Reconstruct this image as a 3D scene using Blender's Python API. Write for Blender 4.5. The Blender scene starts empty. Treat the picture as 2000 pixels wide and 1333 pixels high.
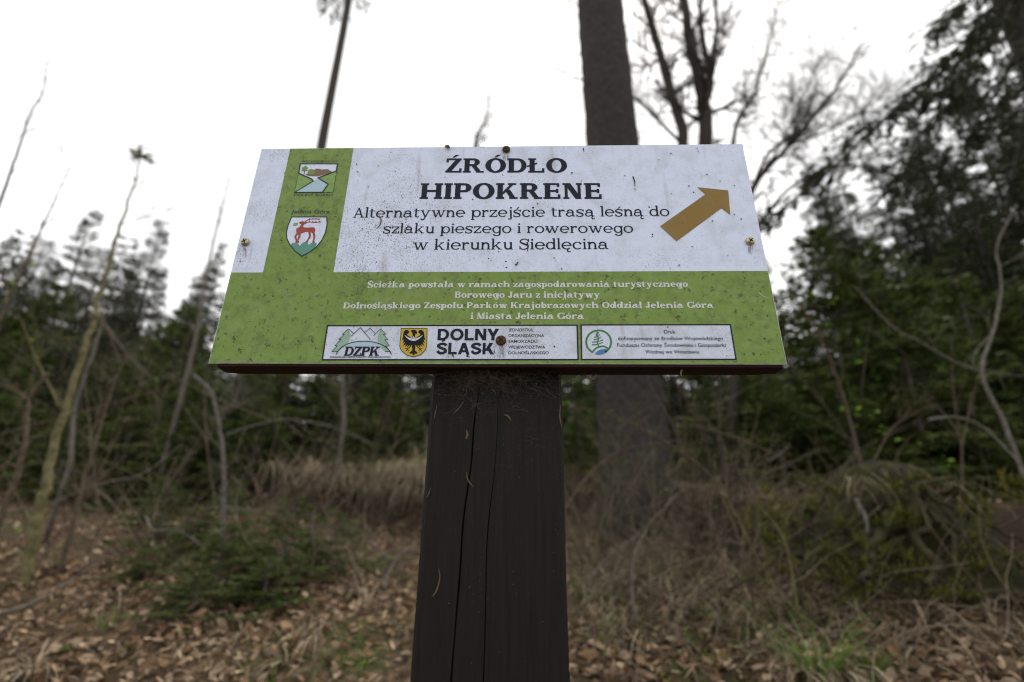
import bpy, math, random
from mathutils import Vector, Matrix, noise
from math import sin, cos, pi, radians as R
scene = bpy.context.scene
COL = scene.collection
rnd = random.Random(7)

# ------------------------------------------------------------------ camera
CAM = Vector((0.0338, -0.4996, 0.80)); PITCH, YAW, ROLL = R(22.09), R(1.68), R(0.67); FPX = 1000.0
fw = Vector((-sin(YAW)*cos(PITCH), cos(YAW)*cos(PITCH), sin(PITCH)))
rt = Vector((cos(YAW), sin(YAW), 0)); up = rt.cross(fw)
rt, up = rt*cos(ROLL)+up*sin(ROLL), up*cos(ROLL)-rt*sin(ROLL)
cd = bpy.data.cameras.new('camera'); cam = bpy.data.objects.new('camera', cd); COL.objects.link(cam)
M = Matrix((rt, up, -fw)).transposed().to_4x4(); M.translation = CAM; cam.matrix_world = M
cd.sensor_width = 36; cd.lens = 18.0; cd.clip_start = 0.02; cd.clip_end = 600
cd.dof.use_dof = True; cd.dof.focus_distance = 0.575; cd.dof.aperture_fstop = 2.7
scene.camera = cam
# ------------------------------------------------------------------ light: bright overcast
SUN_EL, SUN_AZ = 62, 20
w = bpy.data.worlds.new('World'); scene.world = w; w.use_nodes = True
nt = w.node_tree; nt.nodes.clear()
out = nt.nodes.new('ShaderNodeOutputWorld'); bg = nt.nodes.new('ShaderNodeBackground')
sky = nt.nodes.new('ShaderNodeTexSky'); sky.sky_type = 'NISHITA'; sky.sun_disc = False
sky.sun_elevation = R(SUN_EL); sky.sun_rotation = R(SUN_AZ); sky.dust_density = 3
mx = nt.nodes.new('ShaderNodeMix'); mx.data_type = 'RGBA'; mx.inputs[0].default_value = 0.88
mx.inputs[7].default_value = (9.5, 9.4, 9.25, 1)           # even cloud cover over the clear sky
nt.links.new(sky.outputs[0], mx.inputs[6]); nt.links.new(mx.outputs[2], bg.inputs[0])
bg.inputs[1].default_value = 0.12
nt.links.new(bg.outputs[0], out.inputs[0])
sd = bpy.data.lights.new('sun', 'SUN'); sd.energy = 1.5; sd.angle = R(14); sd.color = (1, .93, .82)
so = bpy.data.objects.new('sun', sd); COL.objects.link(so)
az = R(SUN_AZ); so.rotation_euler = Vector((-sin(az)*cos(R(SUN_EL)), -cos(az)*cos(R(SUN_EL)), -sin(R(SUN_EL)))).to_track_quat('-Z', 'Y').to_euler()
vs = scene.view_settings; vs.view_transform = 'Standard'; vs.look = 'None'; vs.gamma = 1; vs.use_curve_mapping = False
vs.exposure = 0.40
scene.cycles.use_denoising = True; scene.cycles.filter_width = 1.1
scene.cycles.max_bounces = 5; scene.cycles.diffuse_bounces = 3; scene.cycles.transparent_max_bounces = 8

# ------------------------------------------------------------------ measuring helpers
def ray(px, py, Y):                                     # point seen at a photo pixel, at depth plane y = Y
    d = fw + rt*((px-1000)/FPX) + up*((666.5-py)/FPX)
    return CAM + d*((Y-CAM.y)/d.y)
ZS = CAM.z + 0.321                                       # centre height of the sign panel
W2, H2 = 0.3, 0.14365
def SP(px, py):
    p = ray(px, py, 0.0); return (p.x, p.z)
def lerp(a, b, t): return a+(b-a)*t
def interp(x, tab):
    if x <= tab[0][0]: return tab[0][1]
    for (a, b), (c, d) in zip(tab, tab[1:]):
        if x <= c:
            t = (x-a)/(c-a); t = t*t*(3-2*t); return lerp(b, d, t)
    return tab[-1][1]

# ------------------------------------------------------------------ materials
def srgb(r, g, b):
    f = lambda c: (c/255/12.92 if c <= 10 else ((c/255+.055)/1.055)**2.4)
    return (f(r), f(g), f(b), 1)
class NT:
    def __init__(s, name):
        s.m = bpy.data.materials.new(name); s.m.use_nodes = True; s.t = s.m.node_tree
        s.b = s.t.nodes['Principled BSDF']
    def n(s, typ, **k):
        o = s.t.nodes.new('ShaderNode'+typ)
        for a, v in k.items(): setattr(o, a, v)
        return o
    def l(s, a, b): s.t.links.new(a, b)
    def coord(s): 
        if not hasattr(s, 'tc'): s.tc = s.n('TexCoord').outputs['Object']
        return s.tc
    def noise(s, scale, detail=4, rough=.6, vec=None, stretch=None):
        o = s.n('TexNoise'); o.inputs['Scale'].default_value = scale; o.inputs['Detail'].default_value = detail; o.inputs['Roughness'].default_value = rough
        v = vec or s.coord()
        if stretch:
            mp = s.n('Mapping'); mp.inputs['Scale'].default_value = stretch; s.l(v, mp.inputs[0]); v = mp.outputs[0]
        s.l(v, o.inputs['Vector']); return o.outputs['Fac']
    def ramp(s, fac, lo, hi, a=0., b=1.):
        o = s.n('MapRange'); s.l(fac, o.inputs[0])
        for i, v in enumerate((lo, hi, a, b)): o.inputs[i+1].default_value = v
        return o.outputs[0]
    def mul(s, a, b):
        o = s.n('Math', operation='MULTIPLY')
        for i, v in enumerate((a, b)):
            if isinstance(v, (int, float)): o.inputs[i].default_value = v
            else: s.l(v, o.inputs[i])
        return o.outputs[0]
    def mix(s, fac, a, b):
        o = s.n('Mix', data_type='RGBA')
        if isinstance(fac, (int, float)): o.inputs[0].default_value = fac
        else: s.l(fac, o.inputs[0])
        for i, v in ((6, a), (7, b)):
            if isinstance(v, tuple): o.inputs[i].default_value = v
            else: s.l(v, o.inputs[i])
        return o.outputs[2]
    def bump(s, h, strength, dist):
        o = s.n('Bump'); o.inputs['Strength'].default_value = strength; o.inputs['Distance'].default_value = dist
        s.l(h, o.inputs['Height']); s.l(o.outputs[0], s.b.inputs['Normal'])
    def fin(s, col, rough=.7, spec=.3):
        if isinstance(col, tuple): s.b.inputs['Base Color'].default_value = col
        else: s.l(col, s.b.inputs['Base Color'])
        s.b.inputs['Roughness'].default_value = rough; s.b.inputs['Specular IOR Level'].default_value = spec
        return s.m
def c4(r, g, b): return (r, g, b, 1)

def print_mat(name, col, grime=1.0, moss=0.0, rough=.5, spec=.22):
    """weathered print: fine black mildew flecks, soft dusty clouds, a few brown spots"""
    t = NT(name)
    big = t.ramp(t.noise(7, 4), .44, .66); drip = t.mul(t.ramp(t.noise(1, 4, .6, stretch=(85, 1, 7)), .56, .70), t.ramp(t.noise(11, 2), .45, .6))
    cloud = t.ramp(t.noise(38, 5, .7), .45, .75)
    fleck = t.ramp(t.noise(560, 3, .65), .55, .66)
    fleck2 = t.ramp(t.noise(210, 5, .75), .60, .72)
    c = t.mix(t.mul(cloud, .30*grime), col, c4(.30, .29, .25))
    c = t.mix(t.mul(t.mul(fleck, big), .85*grime), c, c4(.07, .068, .06))
    c = t.mix(t.mul(t.mul(fleck2, t.ramp(t.noise(16, 3), .46, .66)), .55*grime), c, c4(.12, .11, .085))
    c = t.mix(t.mul(fleck, .10*grime), c, c4(.12, .11, .10)); c = t.mix(t.mul(drip, .30*grime), c, c4(.20, .19, .15))
    if moss:
        c = t.mix(t.mul(t.ramp(t.noise(95, 6, .75), .48, .64), .42*moss), c, c4(.085, .125, .028))
        c = t.mix(t.mul(t.ramp(t.noise(135, 5, .75), .585, .645), .80*moss), c, c4(.055, .065, .022))
        c = t.mix(t.mul(t.ramp(t.noise(60, 4, .7), .5, .7), .30*moss), c, c4(.26, .36, .13))
    v = t.n('TexVoronoi'); v.inputs['Scale'].default_value = 75; t.l(t.coord(), v.inputs['Vector'])
    spot = t.mul(t.ramp(v.outputs['Distance'], .10, .06), t.ramp(t.noise(33, 2), .52, .56))
    c = t.mix(t.mul(spot, .85*grime), c, c4(.045, .026, .014))
    t.bump(t.noise(300, 3), .08, .0006)
    return t.fin(c, rough, spec)
MAT = {}
MAT['white'] = print_mat('weathered_white_print', c4(.665, .735, .91), 1.25)
MAT['green'] = print_mat('weathered_green_print', c4(.175, .272, .056), .45, 1.25)
MAT['ink'] = print_mat('dark_ink', c4(.016, .019, .032), .12, spec=.08)
MAT['white_ink'] = print_mat('white_ink', c4(.60, .63, .62), .55)
MAT['gold'] = print_mat('ochre_print', c4(.235, .145, .032), .5)
MAT['box_white'] = print_mat('weathered_logo_white', c4(.61, .665, .80), 1.7)
MAT['logo_ink'] = print_mat('slate_ink', c4(.03, .05, .058), .3, spec=.1)
MAT['water'] = print_mat('pale_blue_print', c4(.40, .55, .66), .6)
MAT['hill'] = print_mat('brown_print', c4(.19, .125, .075), .5)
MAT['lightgreen'] = print_mat('light_green_print', c4(.22, .36, .10), .5, .5)
MAT['red'] = print_mat('red_print', c4(.32, .055, .04), .4)
MAT['teal'] = print_mat('teal_print', c4(.10, .28, .22), .6)
MAT['yellow'] = print_mat('yellow_print', c4(.52, .37, .03), .5)
MAT['black'] = print_mat('black_ink', c4(.012, .013, .018), .15, spec=.08)
MAT['palegreen'] = print_mat('pale_green_print', c4(.27, .45, .33), 1.0)
MAT['ringgreen'] = print_mat('ring_green_print', c4(.045, .19, .07), .4)
MAT['blue'] = print_mat('blue_print', c4(.06, .19, .42), .4)
def simple(name, a, b, scale, rough=.8, bump=None, spec=.25, stretch=None, detail=4):
    t = NT(name); f = t.noise(scale, detail, .65, stretch=stretch)
    c = t.mix(t.ramp(f, .35, .65), a, b)
    if bump: t.bump(f, bump[0], bump[1])
    return t.fin(c, rough, spec)
def island(name, cols, rough=.7, trans=0.0, spec=.25):
    t = NT(name); g = t.n('NewGeometry'); cr = t.n('ValToRGB')
    el = cr.color_ramp.elements
    while len(el) < len(cols): el.new(.5)
    for i, c in enumerate(cols): el[i].position = i/max(1, len(cols)-1); el[i].color = c
    t.l(g.outputs['Random Per Island'], cr.inputs[0])
    m = t.fin(cr.outputs[0], rough, spec)
    if trans:
        tr = t.n('BsdfTranslucent'); t.l(cr.outputs[0], tr.inputs[0]); ms = t.n('MixShader'); ms.inputs[0].default_value = trans
        o = t.t.nodes['Material Output']; t.l(t.b.outputs[0], ms.inputs[1]); t.l(tr.outputs[0], ms.inputs[2]); t.l(ms.outputs[0], o.inputs[0])
    return m
def post_material():
    t = NT('dark_stained_wood')
    grain = t.noise(30, 6, .7, stretch=(9, 9, .35)); fine = t.noise(90, 4, .7, stretch=(7, 7, .25))
    c = t.mix(t.ramp(grain, .35, .7), c4(.0075, .0058, .0056), c4(.016, .0120, .0110))
    c = t.mix(t.mul(t.ramp(fine, .58, .72), .5), c, c4(.006, .005, .005))
    dust = t.mul(t.ramp(t.noise(700, 2), .69, .74), t.ramp(t.noise(14, 3), .45, .62))
    c = t.mix(t.mul(dust, .7), c, c4(.20, .19, .17))
    t.bump(fine, .55, .0015)
    return t.fin(c, .62, .16)
MAT['post'] = post_material()
MAT['board'] = simple('red_brown_stained_board', c4(.018, .008, .006), c4(.045, .016, .010), 40, .75, (.5, .002), stretch=(.4, 5, 5))
MAT['edge'] = simple('sign_panel_edge', c4(.35, .37, .33), c4(.22, .25, .17), 200, .6)
MAT['zinc'] = simple('yellow_zinc_screw', c4(.50, .46, .27), c4(.30, .26, .14), 300, .38, spec=.5)
MAT['zinc'].node_tree.nodes['Principled BSDF'].inputs['Metallic'].default_value = .6
MAT['rust'] = simple('rusty_screw', c4(.12, .065, .028), c4(.035, .02, .013), 400, .7, (.5, .0004))
MAT['slot_shade'] = simple('recess_shade', c4(.008, .007, .006), c4(.012, .01, .008), 300)
MAT['needle'] = simple('dry_needle', c4(.09, .058, .032), c4(.15, .11, .062), 60)
MAT['web'] = simple('dusty_cobweb', c4(.060, .047, .038), c4(.13, .105, .085), 90, .95)
MAT['mildew'] = simple('mildew', c4(.10, .105, .075), c4(.05, .055, .035), 200, .8)
MAT['stain'] = simple('rust_stain', c4(.075, .035, .02), c4(.04, .02, .012), 200, .8)
MAT['spruce'] = island('spruce_needles', [c4(.022, .038, .010), c4(.052, .078, .017), c4(.120, .145, .030), c4(.038, .056, .019)], .65, .25)
MAT['spruce_dark'] = island('dark_spruce_needles', [c4(.014, .024, .010), c4(.028, .042, .017), c4(.055, .048, .032), c4(.038, .052, .022)], .7, .2)
MAT['spruce_dry'] = island('dry_larch_twigs', [c4(.060, .050, .040), c4(.095, .075, .058), c4(.050, .055, .035)], .8)
MAT['bark'] = simple('spruce_bark', c4(.075, .062, .056), c4(.17, .145, .135), 16, .9, (.9, .02), stretch=(1, 1, .55), detail=6)
MAT['bark_moss'] = MAT['bark']
def big_bark():
    t = NT('grey_scaly_bark')
    v = t.n('TexVoronoi'); v.inputs['Scale'].default_value = 26
    mp = t.n('Mapping'); mp.inputs['Scale'].default_value = (1, 1, .6); t.l(t.coord(), mp.inputs[0]); t.l(mp.outputs[0], v.inputs['Vector'])
    f = t.noise(14, 6, .7)
    c = t.mix(t.ramp(f, .3, .7), c4(.020, .017, .016), c4(.060, .051, .050))
    c = t.mix(t.mul(t.ramp(v.outputs['Distance'], .3, .6), .6), c, c4(.028, .023, .022))
    sx = t.n('SeparateXYZ'); t.l(t.coord(), sx.inputs[0])
    moss = t.mul(t.ramp(sx.outputs['Z'], .9, .0), t.ramp(t.noise(6, 4), .42, .6))
    c = t.mix(t.mul(moss, .7), c, c4(.048, .055, .026))
    t.bump(v.outputs['Distance'], .8, .02)
    return t.fin(c, .9, .2)
MAT['big_bark'] = big_bark()
MAT['twig_dark'] = simple('dark_bark', c4(.026, .022, .019), c4(.055, .046, .038), 25, .85)
MAT['twig_grey'] = simple('grey_bark', c4(.06, .054, .045), c4(.17, .152, .128), 45, .85)
MAT['twig_brown'] = simple('brown_bark', c4(.045, .033, .022), c4(.125, .09, .06), 40, .85)
MAT['twig_olive'] = simple('olive_green_bark', c4(.065, .060, .024), c4(.165, .145, .065), 26, .8)
MAT['straw'] = island('straw', [c4(.08, .06, .037), c4(.46, .385, .27), c4(.20, .155, .10), c4(.36, .29, .195), c4(.11, .084, .053)], .8, .2)
MAT['grass'] = island('grass_blades', [c4(.08, .15, .02), c4(.14, .23, .035), c4(.05, .10, .02)], .6, .25)
MAT['bud'] = island('fresh_leaves', [c4(.16, .30, .025), c4(.24, .40, .05)], .5, .35)
MAT['leaf'] = island('beech_leaves', [c4(.10, .056, .030), c4(.32, .205, .112), c4(.15, .086, .040), c4(.54, .41, .265), c4(.040, .025, .016), c4(.23, .145, .085), c4(.36, .27, .19), c4(.065, .040, .024)], .75, .12)
MAT['moss'] = simple('moss', c4(.042, .042, .010), c4(.016, .012, .008), 11, .95, (1, .03), detail=6)  # stump body: moss tone, darkened to stand in for shaded hollows under roots
MAT['rootwood'] = simple('mossy_root', c4(.045, .043, .014), c4(.026, .018, .012), 12, .95, (1, .02), detail=6)
MAT['mossblade'] = island('moss_blades', [c4(.10, .10, .015), c4(.17, .16, .028), c4(.045, .045, .012), c4(.11, .135, .022)], .8, .2)
def ground_mat():
    t = NT('forest_floor')
    c = t.mix(t.ramp(t.noise(3.5, 6, .7), .35, .65), c4(.030, .022, .013), c4(.085, .058, .033))
    c = t.mix(t.mul(t.ramp(t.noise(1.3, 4), .55, .68), .7), c, c4(.05, .065, .018))
    c = t.mix(t.mul(t.ramp(t.noise(28, 3), .5, .65), .5), c, c4(.22, .15, .10))
    g = t.n('NewGeometry'); sx = t.n('SeparateXYZ'); t.l(g.outputs['True Normal'], sx.inputs[0])
    c = t.mix(t.ramp(sx.outputs['Z'], .82, .6), c, t.mix(t.noise(20, 5), c4(.016, .011, .008), c4(.05, .034, .022)))   # bare humus on the cut bank
    t.bump(t.noise(18, 5), 1, .04)
    return t.fin(c, .95, .1)
MAT['ground'] = ground_mat()

# ------------------------------------------------------------------ object helpers
def tag(o, label=None, cat=None, group=None, kind=None):
    if label: o['label'] = label
    if cat: o['category'] = cat
    if group: o['group'] = group
    if kind: o['kind'] = kind
    return o
ROOTLOC = {}
def empty(name, loc, label, cat, group=None):
    o = bpy.data.objects.new(name, None); COL.objects.link(o); o.location = loc; o.empty_display_size = .05
    return tag(o, label, cat, group)
def copy_tree(o, parent=None):
    c = o.copy(); COL.objects.link(c); c.parent = parent
    for ch in list(o.children): copy_tree(ch, c)
    return c
class MB:
    def __init__(s): s.v = []; s.f = []; s.mi = []; s.cur = 0
    def add(s, vs, fs):
        o = len(s.v); s.v += [tuple(x) for x in vs]; s.f += [tuple(i+o for i in f) for f in fs]; s.mi += [s.cur]*len(fs)
    def poly(s, vs): s.add(vs, [tuple(range(len(vs)))])
    def box(s, a, b):
        x0, y0, z0 = a; x1, y1, z1 = b
        s.add([(x0,y0,z0),(x1,y0,z0),(x1,y1,z0),(x0,y1,z0),(x0,y0,z1),(x1,y0,z1),(x1,y1,z1),(x0,y1,z1)],
              [(0,3,2,1),(4,5,6,7),(0,1,5,4),(1,2,6,5),(2,3,7,6),(3,0,4,7)])
    def tube(s, pts, radii, n=5, jitter=0.0, rg=None):
        pts = [Vector(p) for p in pts]; k = len(pts); vs = []; fs = []
        ref = Vector((0.31, .77, .2))
        for i, p in enumerate(pts):
            t = (pts[min(i+1, k-1)]-pts[max(i-1, 0)]).normalized()
            a = t.cross(ref); a = a.normalized() if a.length > 1e-4 else t.orthogonal().normalized()
            b = t.cross(a)
            for j in range(n):
                q = 2*pi*j/n; r = radii[i]*(1+(rg.uniform(-jitter, jitter) if jitter else 0))
                vs.append(p+(a*cos(q)+b*sin(q))*r)
        for i in range(k-1):
            for j in range(n):
                fs.append((i*n+j, i*n+(j+1) % n, (i+1)*n+(j+1) % n, (i+1)*n+j))
        fs.append(tuple(range(n-1, -1, -1))); fs.append(tuple((k-1)*n+j for j in range(n)))
        s.add(vs, fs)
    def build(s, name, mats, parent=None, origin=(0, 0, 0), smooth=False):
        me = bpy.data.meshes.new(name); ox, oy, oz = origin
        me.from_pydata([(x-ox, y-oy, z-oz) for x, y, z in s.v], [], s.f)
        mats = mats if isinstance(mats, list) else [mats]
        for m in mats: me.materials.append(m)
        if len(mats) > 1: me.polygons.foreach_set('material_index', s.mi)
        if smooth: me.polygons.foreach_set('use_smooth', [True]*len(me.polygons))
        me.update()
        o = bpy.data.objects.new(name, me); COL.objects.link(o)
        if parent: o.parent = parent
        else: o.location = origin
        return o
def catmull(pts, sub=5):
    pts = [Vector(p) for p in pts]; o = []
    for i in range(len(pts)-1):
        p0, p1, p2, p3 = pts[max(i-1, 0)], pts[i], pts[i+1], pts[min(i+2, len(pts)-1)]
        for j in range(sub):
            t = j/sub
            o.append(.5*((2*p1)+(p2-p0)*t+(2*p0-5*p1+4*p2-p3)*t*t+(3*p1-p0-3*p2+p3)*t**3))
    o.append(pts[-1]); return o

# ================================================================== THE SIGN
# --- a slab serif drawn stroke by stroke (caps .70, x-height .49)
def glyph_set(bold):
    S, T, F, e = (.185, .085, .075, .05) if bold else (.095, .054, .044, .055)
    X, C, A, D = .49, .70, .74, -.20
    g = {}
    def rect(x0, y0, x1, y1): return [(x0, y0), (x1, y0), (x1, y1), (x0, y1)]
    def arc(cx, cy, rx, ry, wx, wy, a0, a1, n=22):
        ps = []
        for i in range(n):
            q = [lerp(a0, a1, (i+k)/n)*pi/180 for k in (0, 1)]
            o = [(cx+rx*cos(a), cy+ry*sin(a)) for a in q]; u = [(cx+(rx-wx)*cos(a), cy+(ry-wy)*sin(a)) for a in q]
            ps.append([o[0], o[1], u[1], u[0]])
        return ps
    def ring(cx, cy, rx, ry, wx=S, wy=T): return arc(cx, cy, rx, ry, wx, wy, 0, 360, 32)
    def disc(cx, cy, r): return [[(cx+r*cos(i*pi/7), cy+r*sin(i*pi/7)) for i in range(14)]]
    def diag(x0, y0, x1, y1, wd): return [[(x0, y0), (x0+wd, y0), (x1+wd, y1), (x1, y1)]]
    def ser(x0, x1, y): return [rect(x0-e, y, x1+e, y+F)]
    def stem(x, y0, y1, foot=True, top=None):
        p = [rect(x, y0, x+S, y1)]
        if foot: p += ser(x, x+S, y0)
        if top == 'both': p += ser(x, x+S, y1-F)
        if top == 'left': p.append([(x-e, y1-F*1.2), (x+S*.5, y1-F*1.2), (x+S*.5, y1), (x-e*.8, y1-F*.25)])
        return p
    def rib(pts, ws, sub=6):
        ps = catmull([(x, y, 0) for x, y in pts], sub); n = len(ps); o = []
        L = []
        for i, p in enumerate(ps):
            t = (ps[min(i+1, n-1)]-ps[max(i-1, 0)]).normalized(); k = i/(n-1)*(len(ws)-1); a = min(int(k), len(ws)-2)
            wd = lerp(ws[a], ws[a+1], k-a)/2; nn = Vector((-t.y, t.x, 0))
            L.append((p+nn*wd, p-nn*wd))
        for (a, b), (c, d) in zip(L, L[1:]): o.append([(a.x, a.y), (c.x, c.y), (d.x, d.y), (b.x, b.y)])
        return o
    cw = .23
    x0 = e; xr = x0+S+cw
    def arch(xa, xb, y=X):
        rx = (xb+S-(xa+S*.35))/2; ry = .2
        return arc(xb+S-rx, y-ry, rx, ry, S, T*1.5, 0, 165) + [rect(xb, 0, xb+S, y-ry)]
    wn = xr+S+e
    g['n'] = (stem(x0, 0, X, True, 'left')+arch(x0, xr)+ser(xr, xr+S, 0), wn)
    g['h'] = (stem(x0, 0, A, True, 'left')+arch(x0, xr)+ser(xr, xr+S, 0), wn)
    xm = x0+S+.20; xm2 = xm+S+.20
    g['m'] = (stem(x0, 0, X, True, 'left')+arch(x0, xm)+arch(xm, xm2)+ser(xm, xm+S, 0)+ser(xm2, xm2+S, 0), xm2+S+e)
    rx = (xr+S-x0)/2
    g['u'] = ([rect(x0, .2, x0+S, X)]+stem(xr, 0, X, False, 'left')+[rect(xr, 0, xr+S+e, F), [(x0-e, X-F*1.2), (x0+S*.5, X-F*1.2), (x0+S*.5, X), (x0-e*.8, X-F*.25)]]
              + arc(x0+rx, .19, rx, .2, S, T*1.5, 180, 345), wn)
    g['r'] = (stem(x0, 0, X, True, 'left')+arc(x0+S+.13, X-.2, .16, .2, S*.5, T*1.6, 50, 160)+disc(x0+S+.2, X-.07, S*.42+.018), x0+S+.27)
    g['i'] = (stem(x0, 0, X, True, 'left')+disc(x0+S/2, X+.15, S*.42+.02), S+2*e)
    g['l'] = (stem(x0, 0, A, True, 'left'), S+2*e)
    g['j'] = (stem(x0+.06, -.05, X, False, 'left')+arc(x0-.04+S, -.05, .1+S*.0+.02, .15, min(S, .1), T, 270, 360)+disc(x0-.01, -.15, S*.36+.012)+disc(x0+.06+S/2, X+.15, S*.42+.02), S+.06+2*e)
    ro = .275
    g['o'] = (ring(ro, X/2, ro, X/2+.012), 2*ro)
    g['c'] = (arc(ro, X/2, ro, X/2+.012, S, T, 48, 318)+disc(ro+.16, X-.12, S*.38+.02), 2*ro-.04)
    g['e'] = (arc(ro, X/2, ro, X/2+.012, S, T, 0, 318)+[rect(S*.6, X/2-T*.3, 2*ro-S*.3, X/2+T*.6)], 2*ro)
    xs = .36
    g['a'] = ([rect(xs, .1, xs+S, X-.18)]+arc(xs+S-.2, X-.18, .2, .19, S, T*1.3, 0, 150)+disc(xs+S-.36, X-.13, S*.36+.018)
              + arc(.19, .145, .19, .155, S*.95, T, 60, 330)+[[(.19, .30), (xs+.02, .29), (xs+.02, .29-T), (.19, .30-T)], [(.2, -.01), (xs+.02, .05), (xs+.02, .05+T), (.2, -.01+T)]]
              + arc(xs+S+.06, .1, .06+S, .1, S, T, 180, 285), xs+S+.11)
    def bowl(xc): return arc(xc, X/2, .25, X/2+.01, S, T, 0, 360, 30)
    g['b'] = (stem(e, 0, A, False, 'left')+bowl(e+.27), e+.52)
    g['d'] = (stem(.40, 0, A, False, 'left')+[rect(.40, 0, .40+S+e, F)]+bowl(.25), .40+S+e)
    g['p'] = (stem(e, D, X, True, 'left')+bowl(e+.27), e+.52)
    g['g'] = (stem(.40, -.06, X, False)+[rect(.40, X-F, .40+S+e*.8, X)]+bowl(.25)+arc(.40+S-.23, -.06, .23, .155, S, T, 190, 360), .40+S+e*.6)
    def sshape(wd, h, n=1.0):
        y = lambda k: k*h
        return rib([(wd*.94, y(.80)), (wd*.74, y(.965)), (wd*.42, y(.985)), (wd*.13, y(.86)), (wd*.15, y(.66)), (wd*.5, y(.52)), (wd*.85, y(.37)), (wd*.88, y(.15)), (wd*.58, y(.015)), (wd*.26, y(.03)), (wd*.06, y(.2))],
                   [T, T, T*1.1, S*.75, S*.95, S*1.1, S*.95, S*.75, T*1.1, T, T]) + [rect(wd*.9, y(.70), wd*.9+T, y(1.0)), rect(wd*.04-T*.3, 0, wd*.04+T*.7, y(.30))]
    g['s'] = (sshape(.42, X), .45)
    g['t'] = ([rect(e+.03, .1, e+.03+S, X+.13), rect(0, X-F, e+S+.19, X)]+arc(e+.03+.15, .12, .15, .13, S, T, 180, 320), e+S+.20)
    def vee(x, h, wd): return diag(x+wd*.45, 0, x, h, S)+diag(x+wd*.45+S*.3, 0, x+wd, h, T*1.1)
    g['w'] = (vee(e, X, .36)+vee(e+.30, X, .36)+ser(e, e+S, X-F)+ser(e+.30, e+.30+S, X-F)+ser(e+.66, e+.66+T, X-F), .66+T+2*e)
    g['y'] = (diag(e+.2, 0, e, X, S)+rib([(e+.43, X-.01), (e+.24, 0), (e+.15, -.15), (e+.03, -.18)], [T*1.1, T*1.3, T*1.3, T*1.3])+disc(e+.03, -.15, S*.35+.015)+ser(e, e+S, X-F)+ser(e+.41, e+.43+T, X-F), .47+T+2*e-.03)
    g['z'] = ([rect(.01, X-F*1.2, .44, X), rect(0, 0, .45, F*1.2), rect(.01, X-.15, .01+T, X), rect(.45-T, 0, .45, .16)]+diag(.01, F, .44-S, X-F, S), .45)
    g['k'] = (stem(e, 0, A, True, 'left')+diag(e+S*.5, .16, e+.34, X-.02, T*1.2)+diag(e+.37, 0, e+.14, .29, S)+ser(e+.38, e+.38+S*.9, 0)+ser(e+.32, e+.36+T, X-F), e+.40+S+e)
    # capitals
    def cap(x, top='both'): return stem(x, 0, C, True, top)
    g['I'] = (cap(e), S+2*e)
    xh = e+S+.30
    g['H'] = (cap(e)+cap(xh)+[rect(e, C/2-T*.55, xh+S, C/2+T*.55)], xh+S+e)
    g['N'] = (stem(e+.02, 0, C, False)[:1] and ([rect(e+.02, 0, e+.02+T*1.2, C)]+ser(e+.02, e+.02+T*1.2, 0)+ser(e, e+S*.8, C-F)+diag(e+.38, 0, e, C, S*1.15)+[rect(e+.46, 0, e+.46+T*1.2, C)]+ser(e+.46, e+.46+T*1.2, C-F)), e+.5+T+e)
    g['M'] = ([rect(e+.01, 0, e+.01+T, C)]+ser(e+.01, e+.01+T, 0)+ser(e, e+S*.5, C-F)+diag(e+.26, 0, e, C, S)+diag(e+.28, 0, e+.52, C, T)+stem(e+.50, 0, C, True)+ser(e+.53, e+.5+S, C-F), e+.5+S+e)
    def bowlc(x, y0, y1, wd): return arc(x, (y0+y1)/2, wd, (y1-y0)/2, S, T*1.1, -90, 90)
    g['P'] = (cap(e)+bowlc(e+S+.13, C*.42, C, .24)+[rect(e, C-T*1.1, e+S+.13, C), rect(e, C*.42, e+S+.13, C*.42+T*1.1)], e+S+.38)
    g['R'] = (cap(e)+bowlc(e+S+.13, C*.46, C, .23)+[rect(e, C-T*1.1, e+S+.13, C), rect(e, C*.46, e+S+.13, C*.46+T*1.1)]+diag(e+S+.26, 0, e+S+.06, C*.48, S)+[rect(e+S+.24, 0, e+S+.28+S+e, F)], e+S+.33+S)
    g['B'] = (cap(e)+bowlc(e+S+.13, C*.48, C, .21)+bowlc(e+S+.13, 0, C*.53, .25)+[rect(e, C-T*1.1, e+S+.13, C), rect(e, C*.48, e+S+.13, C*.48+T), rect(e, 0, e+S+.13, T*1.1)], e+S+.40)
    g['D'] = (cap(e)+bowlc(e+S+.12, 0, C, .33)+[rect(e, C-T*1.1, e+S+.12, C), rect(e, 0, e+S+.12, T*1.1)], e+S+.46)
    RO = .37
    g['O'] = (ring(RO, C/2, RO, C/2+.015, S*1.08, T), 2*RO)
    g['G'] = (arc(RO, C/2, RO, C/2+.015, S*1.05, T, 42, 335)+[rect(RO+.22, .03, RO+.22+S, .32), rect(RO+.16, .32-F, RO+.24+S+e, .32), rect(RO+.26, C-.22, RO+.26+T, C)], 2*RO+.03)
    g['L'] = (cap(e)+[rect(e, 0, e+S+.34, F*1.1), rect(e+S+.34-T, 0, e+S+.34, .21)], e+S+.36)
    g['E'] = (cap(e)+[rect(e, 0, e+S+.34, F*1.1), rect(e+S+.34-T, 0, e+S+.34, .2), rect(e, C-F*1.1, e+S+.31, C), rect(e+S+.31-T, C-.17, e+S+.31, C), rect(e, C/2-T*.5, e+S+.2, C/2+T*.5), rect(e+S+.19, C/2-.09, e+S+.19+T, C/2+.09)], e+S+.37)
    g['K'] = (cap(e)+diag(e+S*.6, .22, e+S+.28, C-.02, T*1.3)+diag(e+S+.27, 0, e+S+.06, .41, S)+ser(e+S+.27, e+S+.27+S, 0)+ser(e+S+.22, e+S+.32+T, C-F), e+S+.30+S+e)
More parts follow.
